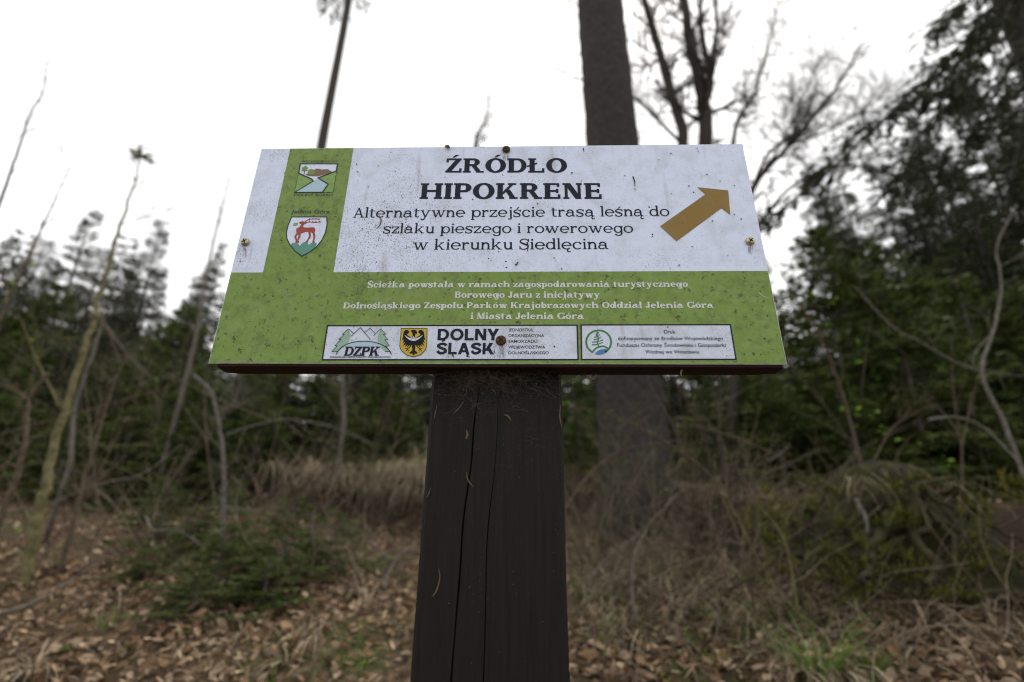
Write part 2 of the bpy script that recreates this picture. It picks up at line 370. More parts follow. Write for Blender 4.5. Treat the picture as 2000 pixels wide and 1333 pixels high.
    g['Z'] = ([rect(.02, C-F*1.1, .56, C), rect(0, 0, .58, F*1.1), rect(.02, C-.19, .02+T, C), rect(.58-T, 0, .58, .21)]+diag(.01, F*.9, .55-S*1.1, C-F*.9, S*1.1), .58)
    g['A'] = (diag(e+.50-.0, 0, e+.24, C, S)+diag(e+.06, 0, e+.27, C, T*1.1)+ser(e+.06, e+.08+T, 0)+ser(e+.5, e+.5+S, 0)+[rect(e+.12, .21, e+.47, .21+T)], e+.5+S+e)
    g['S'] = (sshape(.52, C), .55)
    g['J'] = (stem(.22, .14, C, False, 'both')+arc(.22+S-.19, .14, .19, .155, S, T, 190, 360)+disc(.075, .15, S*.4+.02), .22+S+e)
    g['W'] = (vee(e, C, .42)+vee(e+.34, C, .42)+ser(e, e+S, C-F)+ser(e+.34, e+.34+S, C-F)+ser(e+.76, e+.76+T, C-F), .76+T+2*e)
    def acc(base, h, dx=0):
        ps, wd = g[base]; x = wd/2+dx
        k = S*.55+.03
        return (ps+[[(x-.07, h+.05), (x-.07+k*.55, h+.05), (x+.06+k, h+.19), (x+.04, h+.19)]], wd)
    def ogo(base):
        ps, wd = g[base]; x = wd-(.14 if base == 'a' else .2)
        return (ps+rib([(x+.03, .01), (x-.03, -.07), (x, -.16), (x+.09, -.165), (x+.13, -.12)], [T*.8, S*.6+.01, S*.6+.01, T, T*.7]), wd)
    for a, b in zip('śćńóź', 'scnoz'): g[a] = acc(b, X)
    for a, b in zip('ŚÓŹ', 'SOZ'): g[a] = acc(b, C-.01)
    ps, wd = g['z']; g['ż'] = (ps+disc(wd/2, X+.14, S*.42+.02), wd)
    g['ą'] = ogo('a'); g['ę'] = ogo('e')
    k = .05 if bold else .035
    for a, b, yy in (('ł', 'l', .40), ('Ł', 'L', .36)):
        ps, wd = g[b]; xm_ = e+S/2
        g[a] = (ps+[[(xm_-S*.5-.09, yy-.10), (xm_+S*.5+.09, yy+.06), (xm_+S*.5+.09, yy+.06+k*1.5), (xm_-S*.5-.09, yy-.10+k*1.5)]], wd+(.02 if a == 'ł' else 0))
    g[' '] = ([], .26)
    return g
GL = {False: glyph_set(False), True: glyph_set(True)}
EPS = 2.5e-6
class Print(MB):
    """printing on the sign face: flat shapes, measured on the panel"""
    def __init__(s, y): MB.__init__(s); s.y = y; s.k = 0
    def pl(s, pts):                                      # pts on the panel (x, z) -> facing -y
        a = sum(pts[i][0]*pts[(i+1) % len(pts)][1]-pts[(i+1) % len(pts)][0]*pts[i][1] for i in range(len(pts)))
        if a < 0: pts = pts[::-1]
        s.k = (s.k+1) % 40
        s.poly([(x, s.y-s.k*EPS, z) for x, z in pts])
    def px(s, pts): s.pl([SP(*p) for p in pts])
    def line(s, pts, wd, closed=False, taper=None):      # pts in panel metres
        n = len(pts); P = [Vector((a, b)) for a, b in pts]; L = []
        for i in range(n):
            a = P[i-1] if (i or closed) else P[i]; b = P[(i+1) % n] if (i < n-1 or closed) else P[i]
            d1 = (P[i]-a); d2 = (b-P[i])
            d1 = d1.normalized() if d1.length > 1e-9 else d2.normalized(); d2 = d2.normalized() if d2.length > 1e-9 else d1
            t = (d1+d2); t = t.normalized() if t.length > 1e-6 else d1
            nn = Vector((-t.y, t.x)); sc = 1/max(.5, nn.dot(Vector((-d1.y, d1.x))))
            ww = (wd if taper is None else lerp(wd, taper, i/max(1, n-1)))/2*sc
            L.append((P[i]+nn*ww, P[i]-nn*ww))
        for i in range(n if closed else n-1):
            (a, b), (c, d) = L[i], L[(i+1) % n]
            s.pl([tuple(a), tuple(c), tuple(d), tuple(b)])
    def pxline(s, pts, wpx, closed=False, taper=None, smooth=0):
        if smooth: pts = [(p.x, p.y) for p in catmull([(a, b, 0) for a, b in pts], smooth)]
        s.line([SP(*p) for p in pts], wpx*5.4e-4, closed, None if taper is None else taper*5.4e-4)
    def text(s, txt, xl, xr, yb, ytop, bold, caph=.70, shear=0.0, gap=.045, yb2=None):
        gs = GL[bold]; shapes = []; x = 0
        for ch in txt:
            ps, wd = gs[ch]
            for p in ps: shapes.append([(x+a, b) for a, b in p])
            x += wd+gap
        x -= gap
        A = SP(xl, yb); B = SP(xr, yb2 or yb); Tz = SP((xl+xr)/2, ytop)[1]
        sx = (B[0]-A[0])/x; sz = (Tz-(A[1]+B[1])/2)/caph
        for p in shapes: s.pl([(A[0]+sx*a+shear*sz*b, lerp(A[1], B[1], a/x)+sz*b) for a, b in p])
    def heavy(s, txt, xl, xr, yb, ytop):                 # heavy grotesque capitals, cap height 1
        S = .235; T = .205; x = 0; sh = []
        def ring(cx, rx, a0=0, a1=360, ry=.515, cy=.5):
            o = []
            for i in range(30):
                q = [R(lerp(a0, a1, (i+k)/30)) for k in (0, 1)]
                A_ = [(cx+rx*cos(a), cy+ry*sin(a)) for a in q]; B_ = [(cx+(rx-S)*cos(a), cy+(ry-T)*sin(a)) for a in q]; o.append([A_[0], A_[1], B_[1], B_[0]])
            return o
        def rc(a, b, c, d): return [(a, b), (c, b), (c, d), (a, d)]
        def dg(x0, y0, x1, y1, wd): return [(x0, y0), (x0+wd, y0), (x1+wd, y1), (x1, y1)]
        for ch in txt:
            if ch == 'D': g, wd = [rc(0, 0, S, 1), rc(S, 0, .40, T), rc(S, 1-T, .40, 1)]+ring(.36, .50, -90, 90, .5), .86
            elif ch == 'O': g, wd = ring(.50, .50), 1.0
            elif ch == 'L': g, wd = [rc(0, 0, S, 1), rc(S, 0, .68, T)], .68
            elif ch == 'N': g, wd = [rc(0, 0, S*.95, 1), rc(.84-S*.95, 0, .84, 1), dg(.84-S*1.12, 0, 0, 1, S*1.12)], .84
            elif ch == 'Y': g, wd = [rc(.42-S/2, 0, .42+S/2, .45), dg(.42-S*.55, .36, -.02, 1, S*1.12), dg(.42-S*.55, .36, .86-S*1.12, 1, S*1.12)], .84
            elif ch in 'AĄ':
                g, wd = [dg(0, 0, .46-S*.56, 1, S*1.1), dg(.92-S*1.1, 0, .46-S*.56, 1, S*1.12), rc(.20, .19, .72, .19+T*.85)], .92
                if ch == 'Ą': g = g+[[(.76, 0), (.92, 0), (.80, -.12), (.66, -.12)], [(.66, -.10), (.78, -.10), (.86, -.20), (.72, -.24)], [(.74, -.17), (.96, -.17), (.96, -.25), (.76, -.25)]]
            elif ch in 'SŚ':
                c_ = catmull([(.74, .74, 0), (.62, .88, 0), (.40, .905, 0), (.17, .82, 0), (.15, .66, 0), (.38, .54, 0), (.66, .42, 0), (.70, .24, 0), (.52, .11, 0), (.28, .105, 0), (.08, .28, 0)], 5); g = []; e_ = []
                for i, p in enumerate(c_):
                    t = (c_[min(i+1, len(c_)-1)]-c_[max(i-1, 0)]).normalized(); nn = Vector((-t.y, t.x, 0))*(T*.53 if abs(t.x) > .7 else S*.5); e_.append((p+nn, p-nn))
                for (a, b), (c, d) in zip(e_, e_[1:]): g.append([(a.x, a.y), (c.x, c.y), (d.x, d.y), (b.x, b.y)])
                if ch == 'Ś': g.append([(.34, 1.08), (.50, 1.08), (.70, 1.26), (.46, 1.26)])
                wd = .84
            elif ch == 'K': g, wd = [rc(0, 0, S, 1), dg(S*.7, .30, .82-S*1.25, 1, S*1.25), dg(.90-S*1.25, 0, .30, .58, S*1.2)], .90
            sh += [[(x+a, b) for a, b in p] for p in g]; x += wd+.085
        x -= .085; A = SP(xl, yb); B = SP(xr, yb); Tz = SP((xl+xr)/2, ytop)[1]
        for p in sh: s.pl([(lerp(A[0], B[0], a/x), A[1]+(Tz-A[1])*b) for a, b in p])
    def sans(s, txt, xl, xr, yb, ytop, bold=0.0, shear=0.0, yb2=None):
        def mesh(t):
            c = bpy.data.curves.new('text', 'FONT'); c.body = t; c.offset = bold; c.fill_mode = 'FRONT'; c.resolution_u = 4
            o = bpy.data.objects.new('text', c); COL.objects.link(o)
            dg = bpy.context.evaluated_depsgraph_get(); me = o.evaluated_get(dg).to_mesh()
            vs = [tuple(v.co) for v in me.vertices]; fs = [tuple(p.vertices) for p in me.polygons]
            o.evaluated_get(dg).to_mesh_clear(); bpy.data.objects.remove(o); bpy.data.curves.remove(c)
            return vs, fs
        hv, _ = mesh('H'); ch = max(v[1] for v in hv)
        vs, fs = mesh(txt); mnx = min(v[0] for v in vs); mxx = max(v[0] for v in vs)
        A = SP(xl, yb); B = SP(xr, yb2 or yb); Tz = SP((xl+xr)/2, ytop)[1]
        sz = (Tz-(A[1]+B[1])/2)/ch; L = mxx-mnx
        s.add([(lerp(A[0], B[0], (v[0]-mnx)/L)+shear*sz*v[1], s.y, lerp(A[1], B[1], (v[0]-mnx)/L)+sz*v[1]) for v in vs], fs)

POSTW = (-.0682, .0722)
root = empty('signpost', (0, .08, 0), 'green and white printed information sign on a dark square wooden post in the foreground', 'sign')
O = root.location
zb, zt = ZS-H2, ZS+H2
# post: checked timber with two long drying cracks modelled as grooves in its front face
def make_post():
    b = MB(); yf, yk = .0285, .155; zs_ = [-.35+i*(ZS+H2+.004+.35)/110 for i in range(111)]
    def c1(z): return interp(z, [(.0, -.040), (.66, -.0325), (.80, -.028), (.90, -.0215), (.99, -.0145)])+.0012*noise.noise((0, 0, z*14))
    def c2(z): return interp(z, [(.0, -.008), (.66, -.0035), (.80, -.003), (.92, .004)])+.0012*noise.noise((3, 0, z*12))
    rows = []
    for z in zs_:
        k1 = max(0, min(1, (1.0-z)/.1)); k2 = max(0, min(1, (.93-z)/.12))
        a, c = c1(z), c2(z); w1 = .00055*k1*(1+.5*noise.noise((7, 0, z*20)))+.0001; w2 = .0003*k2*(1+.6*noise.noise((2, 0, z*17)))+.0001
        jl = .0007*noise.noise((9, 1, z*9)); jr = .0009*noise.noise((5, 4, z*11))
        L, Rr = POSTW[0]+jl, POSTW[1]+jr
        r = [(L, yk), (L, yf+.003), (L+.003, yf), (lerp(L, a, .5), yf), (a-w1*1.7, yf), (a-w1, yf+.0006), (a, yf+.012*k1), (a+w1, yf+.0006), (a+w1*1.7, yf), (lerp(a, c, .5), yf),
             (c-w2*1.7, yf), (c-w2, yf+.0004), (c, yf+.008*k2), (c+w2, yf+.0004), (c+w2*1.7, yf), (lerp(c, Rr, .5), yf), (Rr-.003, yf), (Rr, yf+.003), (Rr, yk)]
        rows.append([(x, y, z) for x, y in r])
    n = len(rows[0]); vs = [p for r in rows for p in r]; fs = []
    for i in range(len(rows)-1):
        for j in range(n): fs.append((i*n+j, i*n+(j+1) % n, (i+1)*n+(j+1) % n, (i+1)*n+j))
    b.add(vs, fs)
    # rough weathered top that shows just above the panel
    base = len(rows)-1; zt_ = zs_[-1]; m = []
    for i in range(15):
        x = lerp(POSTW[0], POSTW[1], i/14); h = .013*math.exp(-((x-.0)/.034)**2)+(.002*noise.noise((x*90, 1, 1)))
        m.append((x, h))
    for i in range(14):
        (xa, ha), (xb, hb) = m[i], m[i+1]
        ha = max(ha, .0002); hb = max(hb, .0002)
        b.add([(xa, yf, zt_-.001), (xb, yf, zt_-.001), (xb, yf+.01, zt_+hb), (xa, yf+.01, zt_+ha), (xa, .155, zt_+.0001), (xb, .155, zt_+.0001)], [(0, 1, 2, 3), (3, 2, 5, 4)])
    return b.build('post', MAT['post'], root, O)
make_post()
# wooden backing board behind the thin panel
b = MB(); nx = 40
rg = random.Random(3)
L, Rr = -W2+.008, W2-.003
rows = []
for i in range(nx+1):
    x = lerp(L, Rr, i/nx); j = .0010*noise.noise((x*60, 0, 0)); e_ = .003*noise.noise((x*25, 3, 0))
    ins = .004 if i in (0, nx) else 0
    rows.append([(x, .0023+ins*.2, zb-.0022), (x, .005, zb-.0032+j*.6), (x, .021, zb-.0034+j+abs(j)*.5), (x, .0275-ins, zb-.0026+ins*.6), (x, .0275, zt-.003), (x, .0023, zt-.002)])
vs = [p for r in rows for p in r]; fs = [(i*6+j, i*6+(j+1) % 6, (i+1)*6+(j+1) % 6, (i+1)*6+j) for i in range(nx) for j in range(6)]
fs += [tuple(range(5, -1, -1)), tuple(nx*6+j for j in range(6))]
b.add(vs, fs); b.build('backing_board', MAT['board'], root, O)
# thin printed panel, white ground
# rust and dirt spots stuck to the face (measured from the photo, the rest strewn)
q = Print(-.0011); q.box((-W2, 0, zb), (W2, .002, zt)); q.cur = 1; rg = random.Random(11)
spots = [(1310,301,3),(1361,291,3),(1380,342,3),(1363,297,3),(1406,355,3),(1434,364,2.5),(1434,420,3),(1447,429,3),(1391,433,3),(1274,459,3),(1274,463,2.5),(1351,483,2.5),(1287,313,2.5),(1220,344,3),(1117,339,4),(1135,355,3),(1068,448,5),(1097,526,3),(1326,519,3),(1008,518,4),(1082,505,2.5),(697,322,3.5),(699,337,3),(739,325,2.5),(752,394,3),(708,448,3),(773,336,2.5),(802,365,2.5),(823,345,2.5),(1241,371,2.5),(1292,636,2.5),(1304,640,3),(520,412,2),(1498,618,3),(1493,662,3),(1416,570,2.5),(1188,566,3.5),(560,547,2.5),(470,512,3),(720,366,2.5),(1050,399,3)]
for i in range(110): spots.append((rg.uniform(530, 1470), rg.uniform(288, 528), rg.choice((.8, 1, 1.2, 1.6))))
for i in range(60): spots.append((rg.uniform(450, 1510), rg.uniform(535, 706), rg.choice((.8, 1, 1.3, 1.8))))
for x_, y_, r_ in spots:
    ph = rg.random()*6; el = rg.uniform(.7, 1.4)
    c_ = SP(x_, y_); rr = r_*2.8e-4
    q.pl([(c_[0]+rr*el*cos(a)*(1+.3*sin(2*a+ph)), c_[1]+rr/el*sin(a)*(1+.3*cos(3*a+ph))) for a in [i*pi/5 for i in range(10)]])
for l_ in ([(1236,346),(1239,355),(1240,365)], [(1029,474),(1032,482),(1030,492)], [(1139,291),(1140,297)], [(1012,513),(1008,519)], [(884,693),(886,699)]): q.pxline(l_, 3, taper=1.5)
for sx0, sy0 in ((480, 484), (1464, 482), (989, 304), (978, 678)):       # rusty run-off below the screws
    for i in range(5):
        x_ = sx0+rg.gauss(0, 4); q.pxline([(x_, sy0+rg.uniform(-2, 2)), (x_+rg.gauss(0, 1), sy0+rg.uniform(6, 12)), (x_+rg.gauss(0, 1.5), sy0+rg.uniform(13, 26))], rg.uniform(.5, 1.0), taper=.2)
q.cur = 2
for cx_, cy_, sx_, sy_, n_, rm in ((706, 540, 14, 22, 170, 1.3), (702, 596, 16, 22, 110, 1.2), (976, 688, 14, 7, 90, 1.1), (690, 350, 10, 60, 90, .9), (985, 306, 9, 5, 30, .9), (465, 500, 6, 8, 12, 1.0), (1480, 500, 8, 30, 30, .9), (760, 470, 60, 40, 120, .7), (660, 660, 30, 18, 60, 1.0), (1000, 712, 300, 2, 90, .9), (1000, 288, 320, 2, 70, .8)):
    for i in range(n_):
        c_ = SP(rg.gauss(cx_, sx_), rg.gauss(cy_, sy_)); rr = rm*rg.uniform(.5, 1.5)*2.8e-4; ph = rg.random()*6
        c_ = (max(-W2+.001, min(W2-.001, c_[0])), max(zb+.001, min(zt-.001, c_[1])))
        q.pl([(c_[0]+rr*cos(a)*(1+.35*sin(2*a+ph)), c_[1]+rr*sin(a)*(1+.3*cos(3*a+ph))) for a in [i_*pi/4 for i_ in range(8)]])
panel = q.build('sign_panel', [MAT['white'], MAT['stain'], MAT['mildew']], root, O)
def part(p, name, mats): return p.build(name, mats, panel, O)
e0 = .0004
xs1 = (SP(567, 290)[0]+SP(514, 533)[0])/2; xs2 = (SP(690, 288)[0]+SP(652, 532)[0])/2
zg = (SP(480, 533)[1]+SP(1490, 530)[1]+SP(800, 531.5)[1])/3
p = Print(-.0002)
p.pl([(xs1, zt-e0), (xs1, zg), (xs2, zg), (xs2, zt-e0)]); p.k = 0
p.pl([(-W2+e0, zg), (-W2+e0, zb+e0), (W2-e0, zb+e0), (W2-e0, zg)])
part(p, 'green_ground', MAT['green'])
p = Print(-.0003); p.text('ŹRÓDŁO', 869.5, 1108, 337.7, 310, True); p.text('HIPOKRENE', 819.5, 1177, 389, 358.5, True)
part(p, 'title_lettering', MAT['ink'])
p = Print(-.0003)
p.text('Alternatywne przejście trasą leśną do', 687.5, 1308, 425.6, 404.8, False, yb2=422.5)
p.text('szlaku pieszego i rowerowego', 748, 1237, 456.3, 436, False, caph=.73, yb2=455)
p.text('w kierunku Siedlęcina', 806, 1189, 488.3, 467.5, False, yb2=487)
part(p, 'body_lettering', MAT['ink'])
p = Print(-.0004)
p.text('Ścieżka powstała w ramach zagospodarowania turystycznego', 718, 1344, 562.4, 550, True, yb2=561)
p.text('Borowego Jaru z inicjatywy', 888, 1172, 582.3, 570.3, True)
p.text('Dolnośląskiego Zespołu Parków Krajobrazowych Oddział Jelenia Góra', 670, 1394, 603.3, 591, True, yb2=602)
p.text('i Miasta Jelenia Góra', 919, 1140.6, 624, 611.6, True)
part(p, 'credit_lettering', MAT['white_ink'])
p = Print(-.0003); p.px([(840+a/2.857, 270+c/2.857) for a, c in [(1490,275),(1663,293),(1675,430),(1625,393),(1375,577),(1283,493),(1535,315)]])
part(p, 'arrow', MAT['gold'])
# logo boxes
def frame(c):
    f = Print(-.0004); f.px(c); o = part(f, 'logo_box', MAT['box_white'])
    f = Print(-.0006); f.pxline(c, 2.6, True); part(f, 'box_border', MAT['ink'])
frame([(640, 637), (1127, 636), (1129, 703), (630, 703.3)])
frame([(1135, 635.5), (1426, 635), (1437, 702.5), (1136, 702.8)])
# town crest: red stag on teal hills
def z7(l): return [(530+a/5.794, 290+c/5.794) for a, c in l]
q = Print(-.0004)
mats = [MAT['white'], MAT['teal'], MAT['red'], MAT['logo_ink'], MAT['lightgreen']]
shield = [(232,780),(628,780),(632,860),(614,955),(575,1040),(510,1120),(430,1180),(347,1222),(270,1165),(210,1090),(180,1030),(172,960),(190,880)]
q.cur = 0; q.px(z7(shield)); q.y = -.0005
q.cur = 1; q.px(z7([(218,1100),(240,1075),(275,1068),(305,1082),(325,1108),(350,1075),(385,1060),(412,1072),(425,1098),(450,1075),(490,1063),(517,1085),(500,1120),(430,1176),(347,1214),(270,1158)])); q.y = -.0006
q.cur = 2
q.px(z7([(313,850),(322,838),(350,828),(390,836),(408,848),(378,862),(362,880),(362,896),(400,901),(480,897),(498,912),(496,945),(480,965),(440,948),(385,950),(345,965),(318,985),(296,972),(282,938),(288,908),(318,895),(342,865)]))
for leg in ([(303,955),(273,1003),(286,1045),(280,1070)], [(322,960),(318,1010),(300,1045),(303,1070)], [(432,945),(440,1000),(412,1045),(405,1063)], [(475,945),(490,998),(482,1040),(478,1066)]):
    q.pxline(z7(leg), 5.0, taper=2.6)
for hf in ((287,1068),(303,1068),(404,1062),(478,1064)): q.px(z7([(hf[0]-14,hf[1]+6),(hf[0]-8,hf[1]-14),(hf[0]+12,hf[1]-14),(hf[0]+12,hf[1]+6)]))
for an in ([(375,840),(410,815),(460,803),(548,806)], [(380,843),(430,838),(500,842),(562,836)], [(420,812),(440,798)], [(455,804),(478,795)], [(495,804),(515,795)], [(530,806),(548,797)], [(425,838),(440,822)], [(462,840),(475,825)], [(500,841),(512,826)], [(535,838),(552,822)]): q.pxline(z7(an), 1.8)
q.cur = 4
for c_ in ((268,858),(282,866),(262,872),(292,858)): q.px(z7([(c_[0]+14*cos(t*pi/4), c_[1]+12*sin(t*pi/4)) for t in range(8)]))
q.cur = 3; q.pxline(z7(shield), 2.2, True)
part(q, 'town_crest', mats)
q = Print(-.0004); q.sans('Jelenia Góra', *[530+v/5.794 for v in (225, 660)], *[290+v/5.794 for v in (738, 698)], bold=.006, shear=.08); part(q, 'crest_lettering', MAT['logo_ink'])
# valley park emblem
q = Print(-.0004); mats = [MAT['lightgreen'], MAT['white'], MAT['water'], MAT['hill'], MAT['logo_ink'], MAT['green']]
q.cur = 0; q.px(z7([(320,190),(752,190),(700,502),(262,502)])); q.y = -.0005
q.cur = 1; q.px(z7([(330,180),(345,175),(740,175),(754,184),(738,258),(530,338),(470,372),(455,350),(310,285)]))
q.y = -.00055; q.cur = 2; q.px(z7([(530,338),(645,408),(580,502),(268,502),(478,372),(455,350)]))
q.cur = 1; q.px(z7([(455,322),(535,322),(530,338),(545,352),(475,372),(470,350)])) 
q.y = -.0006; q.cur = 3; q.px(z7([(385,300),(420,320),(530,322),(610,300),(690,270),(640,240),(600,242),(570,245),(535,234),(505,235),(480,260)]))
q.y = -.00065; q.cur = 5; q.px(z7([(457+44*cos(t*pi/9), 272+33*sin(t*pi/9)) for t in range(18)]))
q.px(z7([(392,200),(405,215),(420,228),(408,240),(416,262),(340,264),(352,246),(345,230),(368,215)]))
q.cur = 4; q.pxline(z7([(375,262),(374,300)]), 2)
q.y = -.0007; q.pxline(z7([(330,180),(752,180),(736,260),(530,339),(645,410),(580,502),(268,502),(478,374),(455,350),(312,286)]), 2.9, True)
q.pxline(z7([(752,190),(700,500),(580,502)]), .7); q.pxline(z7([(308,292),(265,496)]), .7)
q.y = -.0004; q.sans('PARK KRAJOBRAZOWY', *[530+v/5.794 for v in (345, 750)], *[290+v/5.794 for v in (161, 141)]); q.sans('DOLINY BOBRU', *[530+v/5.794 for v in (255, 690)], *[290+v/5.794 for v in (543, 517)])
part(q, 'park_emblem', mats)
# mountain and forest logo
def z5(l): return [(620+a/7.143, 625+c/7.143) for a, c in l]
q = Print(-.0006); mats = [MAT['palegreen'], MAT['water'], MAT['logo_ink'], MAT['box_white']]
lt = [(435,130),(350,205),(378,205),(303,278),(330,280),(248,362),(278,365),(205,447),(285,447)]
rtz = [(885,128),(955,205),(920,205),(985,280),(945,280),(1005,367),(955,367),(1020,447),(945,447)]
arcp = [(650+430*cos(a)*(1 if a < pi/2 else 1)*.88-(10 if a > pi/2 else -10), 520-217*sin(a)) for a in [pi*(.05+.9*i/20) for i in range(21)]]
q.cur = 0; q.px(z5(lt+[(340,400),(420,345),(460,240)])); q.px(z5(rtz+[(900,400),(850,350),(840,240)]))
q.y = -.0007; q.cur = 1; q.px(z5([p_ for p_ in arcp if p_[1] < 385]))
q.y = -.0008; q.cur = 2
for ln, wd in ((lt, 1.1), (rtz, 1.1), ([(435,130),(510,195)], 1.1), ([(470,235),(600,112),(740,275)], 1.2), ([(665,180),(735,120),(805,190)], 1.1), ([(780,228),(885,128)], 1.1), (arcp, 1.7)): q.pxline(z5(ln), wd)
part(q, 'forest_logo', mats)
q = Print(-.0009); q.text('DZPK', *[620+v/7.143 for v in (368, 862)], *[625+v/7.143 for v in (505, 380)], True, gap=.0, shear=.10)
q.sans('DOLNOŚLĄSKI ZESPÓŁ PARKÓW KRAJOBRAZOWYCH', *[620+v/7.143 for v in (180, 1018)], *[625+v/7.143 for v in (532, 513)], bold=.02)
part(q, 'forest_logo_lettering', MAT['ink'])
# eagle shield
q = Print(-.0006); mats = [MAT['yellow'], MAT['black'], MAT['box_white']]
sh = [(1172,122),(1533,122),(1526,370),(1503,430),(1440,492),(1338,522),(1240,492),(1172,430),(1150,370)]
q.cur = 0; q.px(z5(sh)); q.y = -.0007; q.cur = 1
wing = [(1345,270),(1318,262),(1290,240),(1262,222),(1250,205),(1275,190),(1283,168),(1265,147),(1235,143),(1208,165),(1197,205),(1195,250),(1180,287),(1208,277),(1190,330),(1222,312),(1192,378),(1240,338),(1220,388),(1262,352),(1250,397),(1290,354),(1285,392),(1320,352),(1345,350)]
q.px(z5(wing)); q.px(z5([(2690-a, c) for a, c in wing]))
q.px(z5([(1312,168),(1302,158),(1320,144),(1350,141),(1382,155),(1394,185),(1384,204),(1368,196),(1362,222),(1372,262),(1318,262),(1330,225),(1326,190)]))
q.px(z5([(1318,345),(1372,345),(1362,425),(1380,445),(1402,462),(1382,478),(1362,474),(1352,500),(1334,500),(1324,474),(1300,478),(1282,462),(1306,445),(1326,425)]))
for s_ in (1, -1):
    m_ = lambda l: z5([(1345+s_*(a-1345), c) for a, c in l])
    q.pxline(m_([(1305,370),(1262,405),(1235,440)]), 1.6); q.pxline(m_([(1262,405),(1225,402)]), 1.1); q.pxline(m_([(1262,405),(1270,445)]), 1.1)
q.y = -.0008; q.cur = 2
cres = [(1213+ (1474-1213)*i/16, 212+88*sin(pi*i/16)**.8) for i in range(17)]; cin = [(1213+(1474-1213)*i/16, 212+56*sin(pi*i/16)**.9) for i in range(17)]
for i in range(16): q.px(z5([cres[i], cres[i+1], cin[i+1], cin[i]]))
q.pxline(z5([(1343,232),(1343,285)]), 1.3); q.pxline(z5([(1318,255),(1368,255)]), 1.3)
q.cur = 1; q.pxline(z5(sh), 1.1, True)
part(q, 'eagle_shield', mats)
q = Print(-.0006)
X6 = lambda a: 840+a/6.667; Y6 = lambda c: 625+c/6.667
q.heavy('DOLNY', X6(95), X6(892), Y6(270), Y6(120)); q.heavy('ŚLĄSK', X6(80), X6(832), Y6(452), Y6(302))
part(q, 'region_name', MAT['ink'])
q = Print(-.0006)
for t_, xr_, y_, bd in (('JEDNOSTKA', 1340, 152, .004), ('ORGANIZACYJNA', 1485, 226, .004), ('SAMORZĄDU', 1395, 301, .008), ('WOJEWÓDZTWA', 1500, 376, .013), ('DOLNOŚLĄSKIEGO', 1545, 451, .012)):
    q.sans(t_, X6(1020), X6(xr_), Y6(y_), Y6(y_-37), bold=bd)
part(q, 'region_lettering', MAT['ink'])
X4 = lambda a: 960+a/3.3333; Y4 = lambda c: 520+c/3.3333
q = Print(-.0006)
for t_, xl_, xr_, y_ in (('Druk', 1123, 1197, 441), ('dofinansowany ze środków Wojewódzkiego', 823, 1508, 484), ('Funduszu Ochrony Środowiska i Gospodarki', 818, 1525, 528), ('Wodnej we Wrocławiu', 1000, 1352, 571)):
    q.sans(t_, X4(xl_), X4(xr_), Y4(y_), Y4(y_-24), bold=.006)
part(q, 'fund_lettering', MAT['ink'])
q = Print(-.0006); mats = [MAT['ringgreen'], MAT['blue']]
def z4(l): return [(X4(a), Y4(c)) for a, c in l]
cx_, cy_ = 697, 496
q.pxline(z4([(cx_+81*cos(a), cy_-76*sin(a)) for a in [R(-58+296*i/44) for i in range(45)]]), 3.6)
q.pxline(z4([(655,566),(675,540),(705,526),(735,525),(768,545)]), 3.2, smooth=5)
for i, (a_, b_, y_) in enumerate(((678,698,440),(668,705,455),(664,715,470),(655,728,487),(652,725,505))): q.pxline(z4([(a_,y_+10),((a_+b_)/2,y_+6),(b_,y_-7)]), 2.4, smooth=4, taper=1.6)
q.pxline(z4([(690,428),(684,450),(696,470),(690,500),(698,528)]), 2.2, smooth=4)
q.cur = 1; q.px(z4([(670,575),(690,553),(715,543),(742,541),(765,545),(752,562),(728,575),(700,581)]))
part(q, 'pine_ring_logo', mats)
# a white scratch at the right
q = Print(-.0007); q.pxline([(1480,572),(1490,579),(1500,584)], .9, taper=.5); part(q, 'scratch', MAT['white_ink'])
# screws
def screw(px, py, mt, rot, dia=.0100):
    x, z = SP(px, py); b = MB(); prof = [(0, -.0030), (.55, -.0029), (.85, -.0022), (1.0, -.0009), (1.0, -.0002), (.8, .0)]
    n = 20; vs = []; fs = []
    for i, (r, y) in enumerate(prof):
        for j in range(n):
            a = 2*pi*j/n; vs.append((x+dia/2*max(r, .02)*cos(a), y-.0012, z+dia/2*max(r, .02)*sin(a)))
    for i in range(len(prof)-1):
        for j in range(n): fs.append((i*n+j, i*n+(j+1) % n, (i+1)*n+(j+1) % n, (i+1)*n+j))
    fs.append(tuple(range(n))); b.add(vs, fs)
    o = b.build('screw', mt, root, O, True)
    c = Print(-.0043)  # flat dark cross on the head; its colour stands in for recess shade
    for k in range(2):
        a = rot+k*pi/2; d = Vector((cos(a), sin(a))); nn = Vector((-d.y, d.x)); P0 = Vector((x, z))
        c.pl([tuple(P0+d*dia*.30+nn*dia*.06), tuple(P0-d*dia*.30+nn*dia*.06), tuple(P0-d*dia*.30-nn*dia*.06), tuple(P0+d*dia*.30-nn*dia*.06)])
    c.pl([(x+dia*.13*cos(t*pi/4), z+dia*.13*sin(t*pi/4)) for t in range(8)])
    c.build('cross_recess_shade', MAT['slot_shade'], o, O)
    return o
screw(480, 474.5, MAT['zinc'], .5)['label'] = 'shiny yellow zinc screw at the left edge'
screw(1464, 473, MAT['zinc'], .9)['label'] = 'shiny yellow zinc screw at the right edge'
screw(989, 294, MAT['rust'], .6)['label'] = 'dull brown screw at the top edge'
screw(978.5, 666.5, MAT['rust'], .75, .0112)['label'] = 'rusty brown screw between the logos'

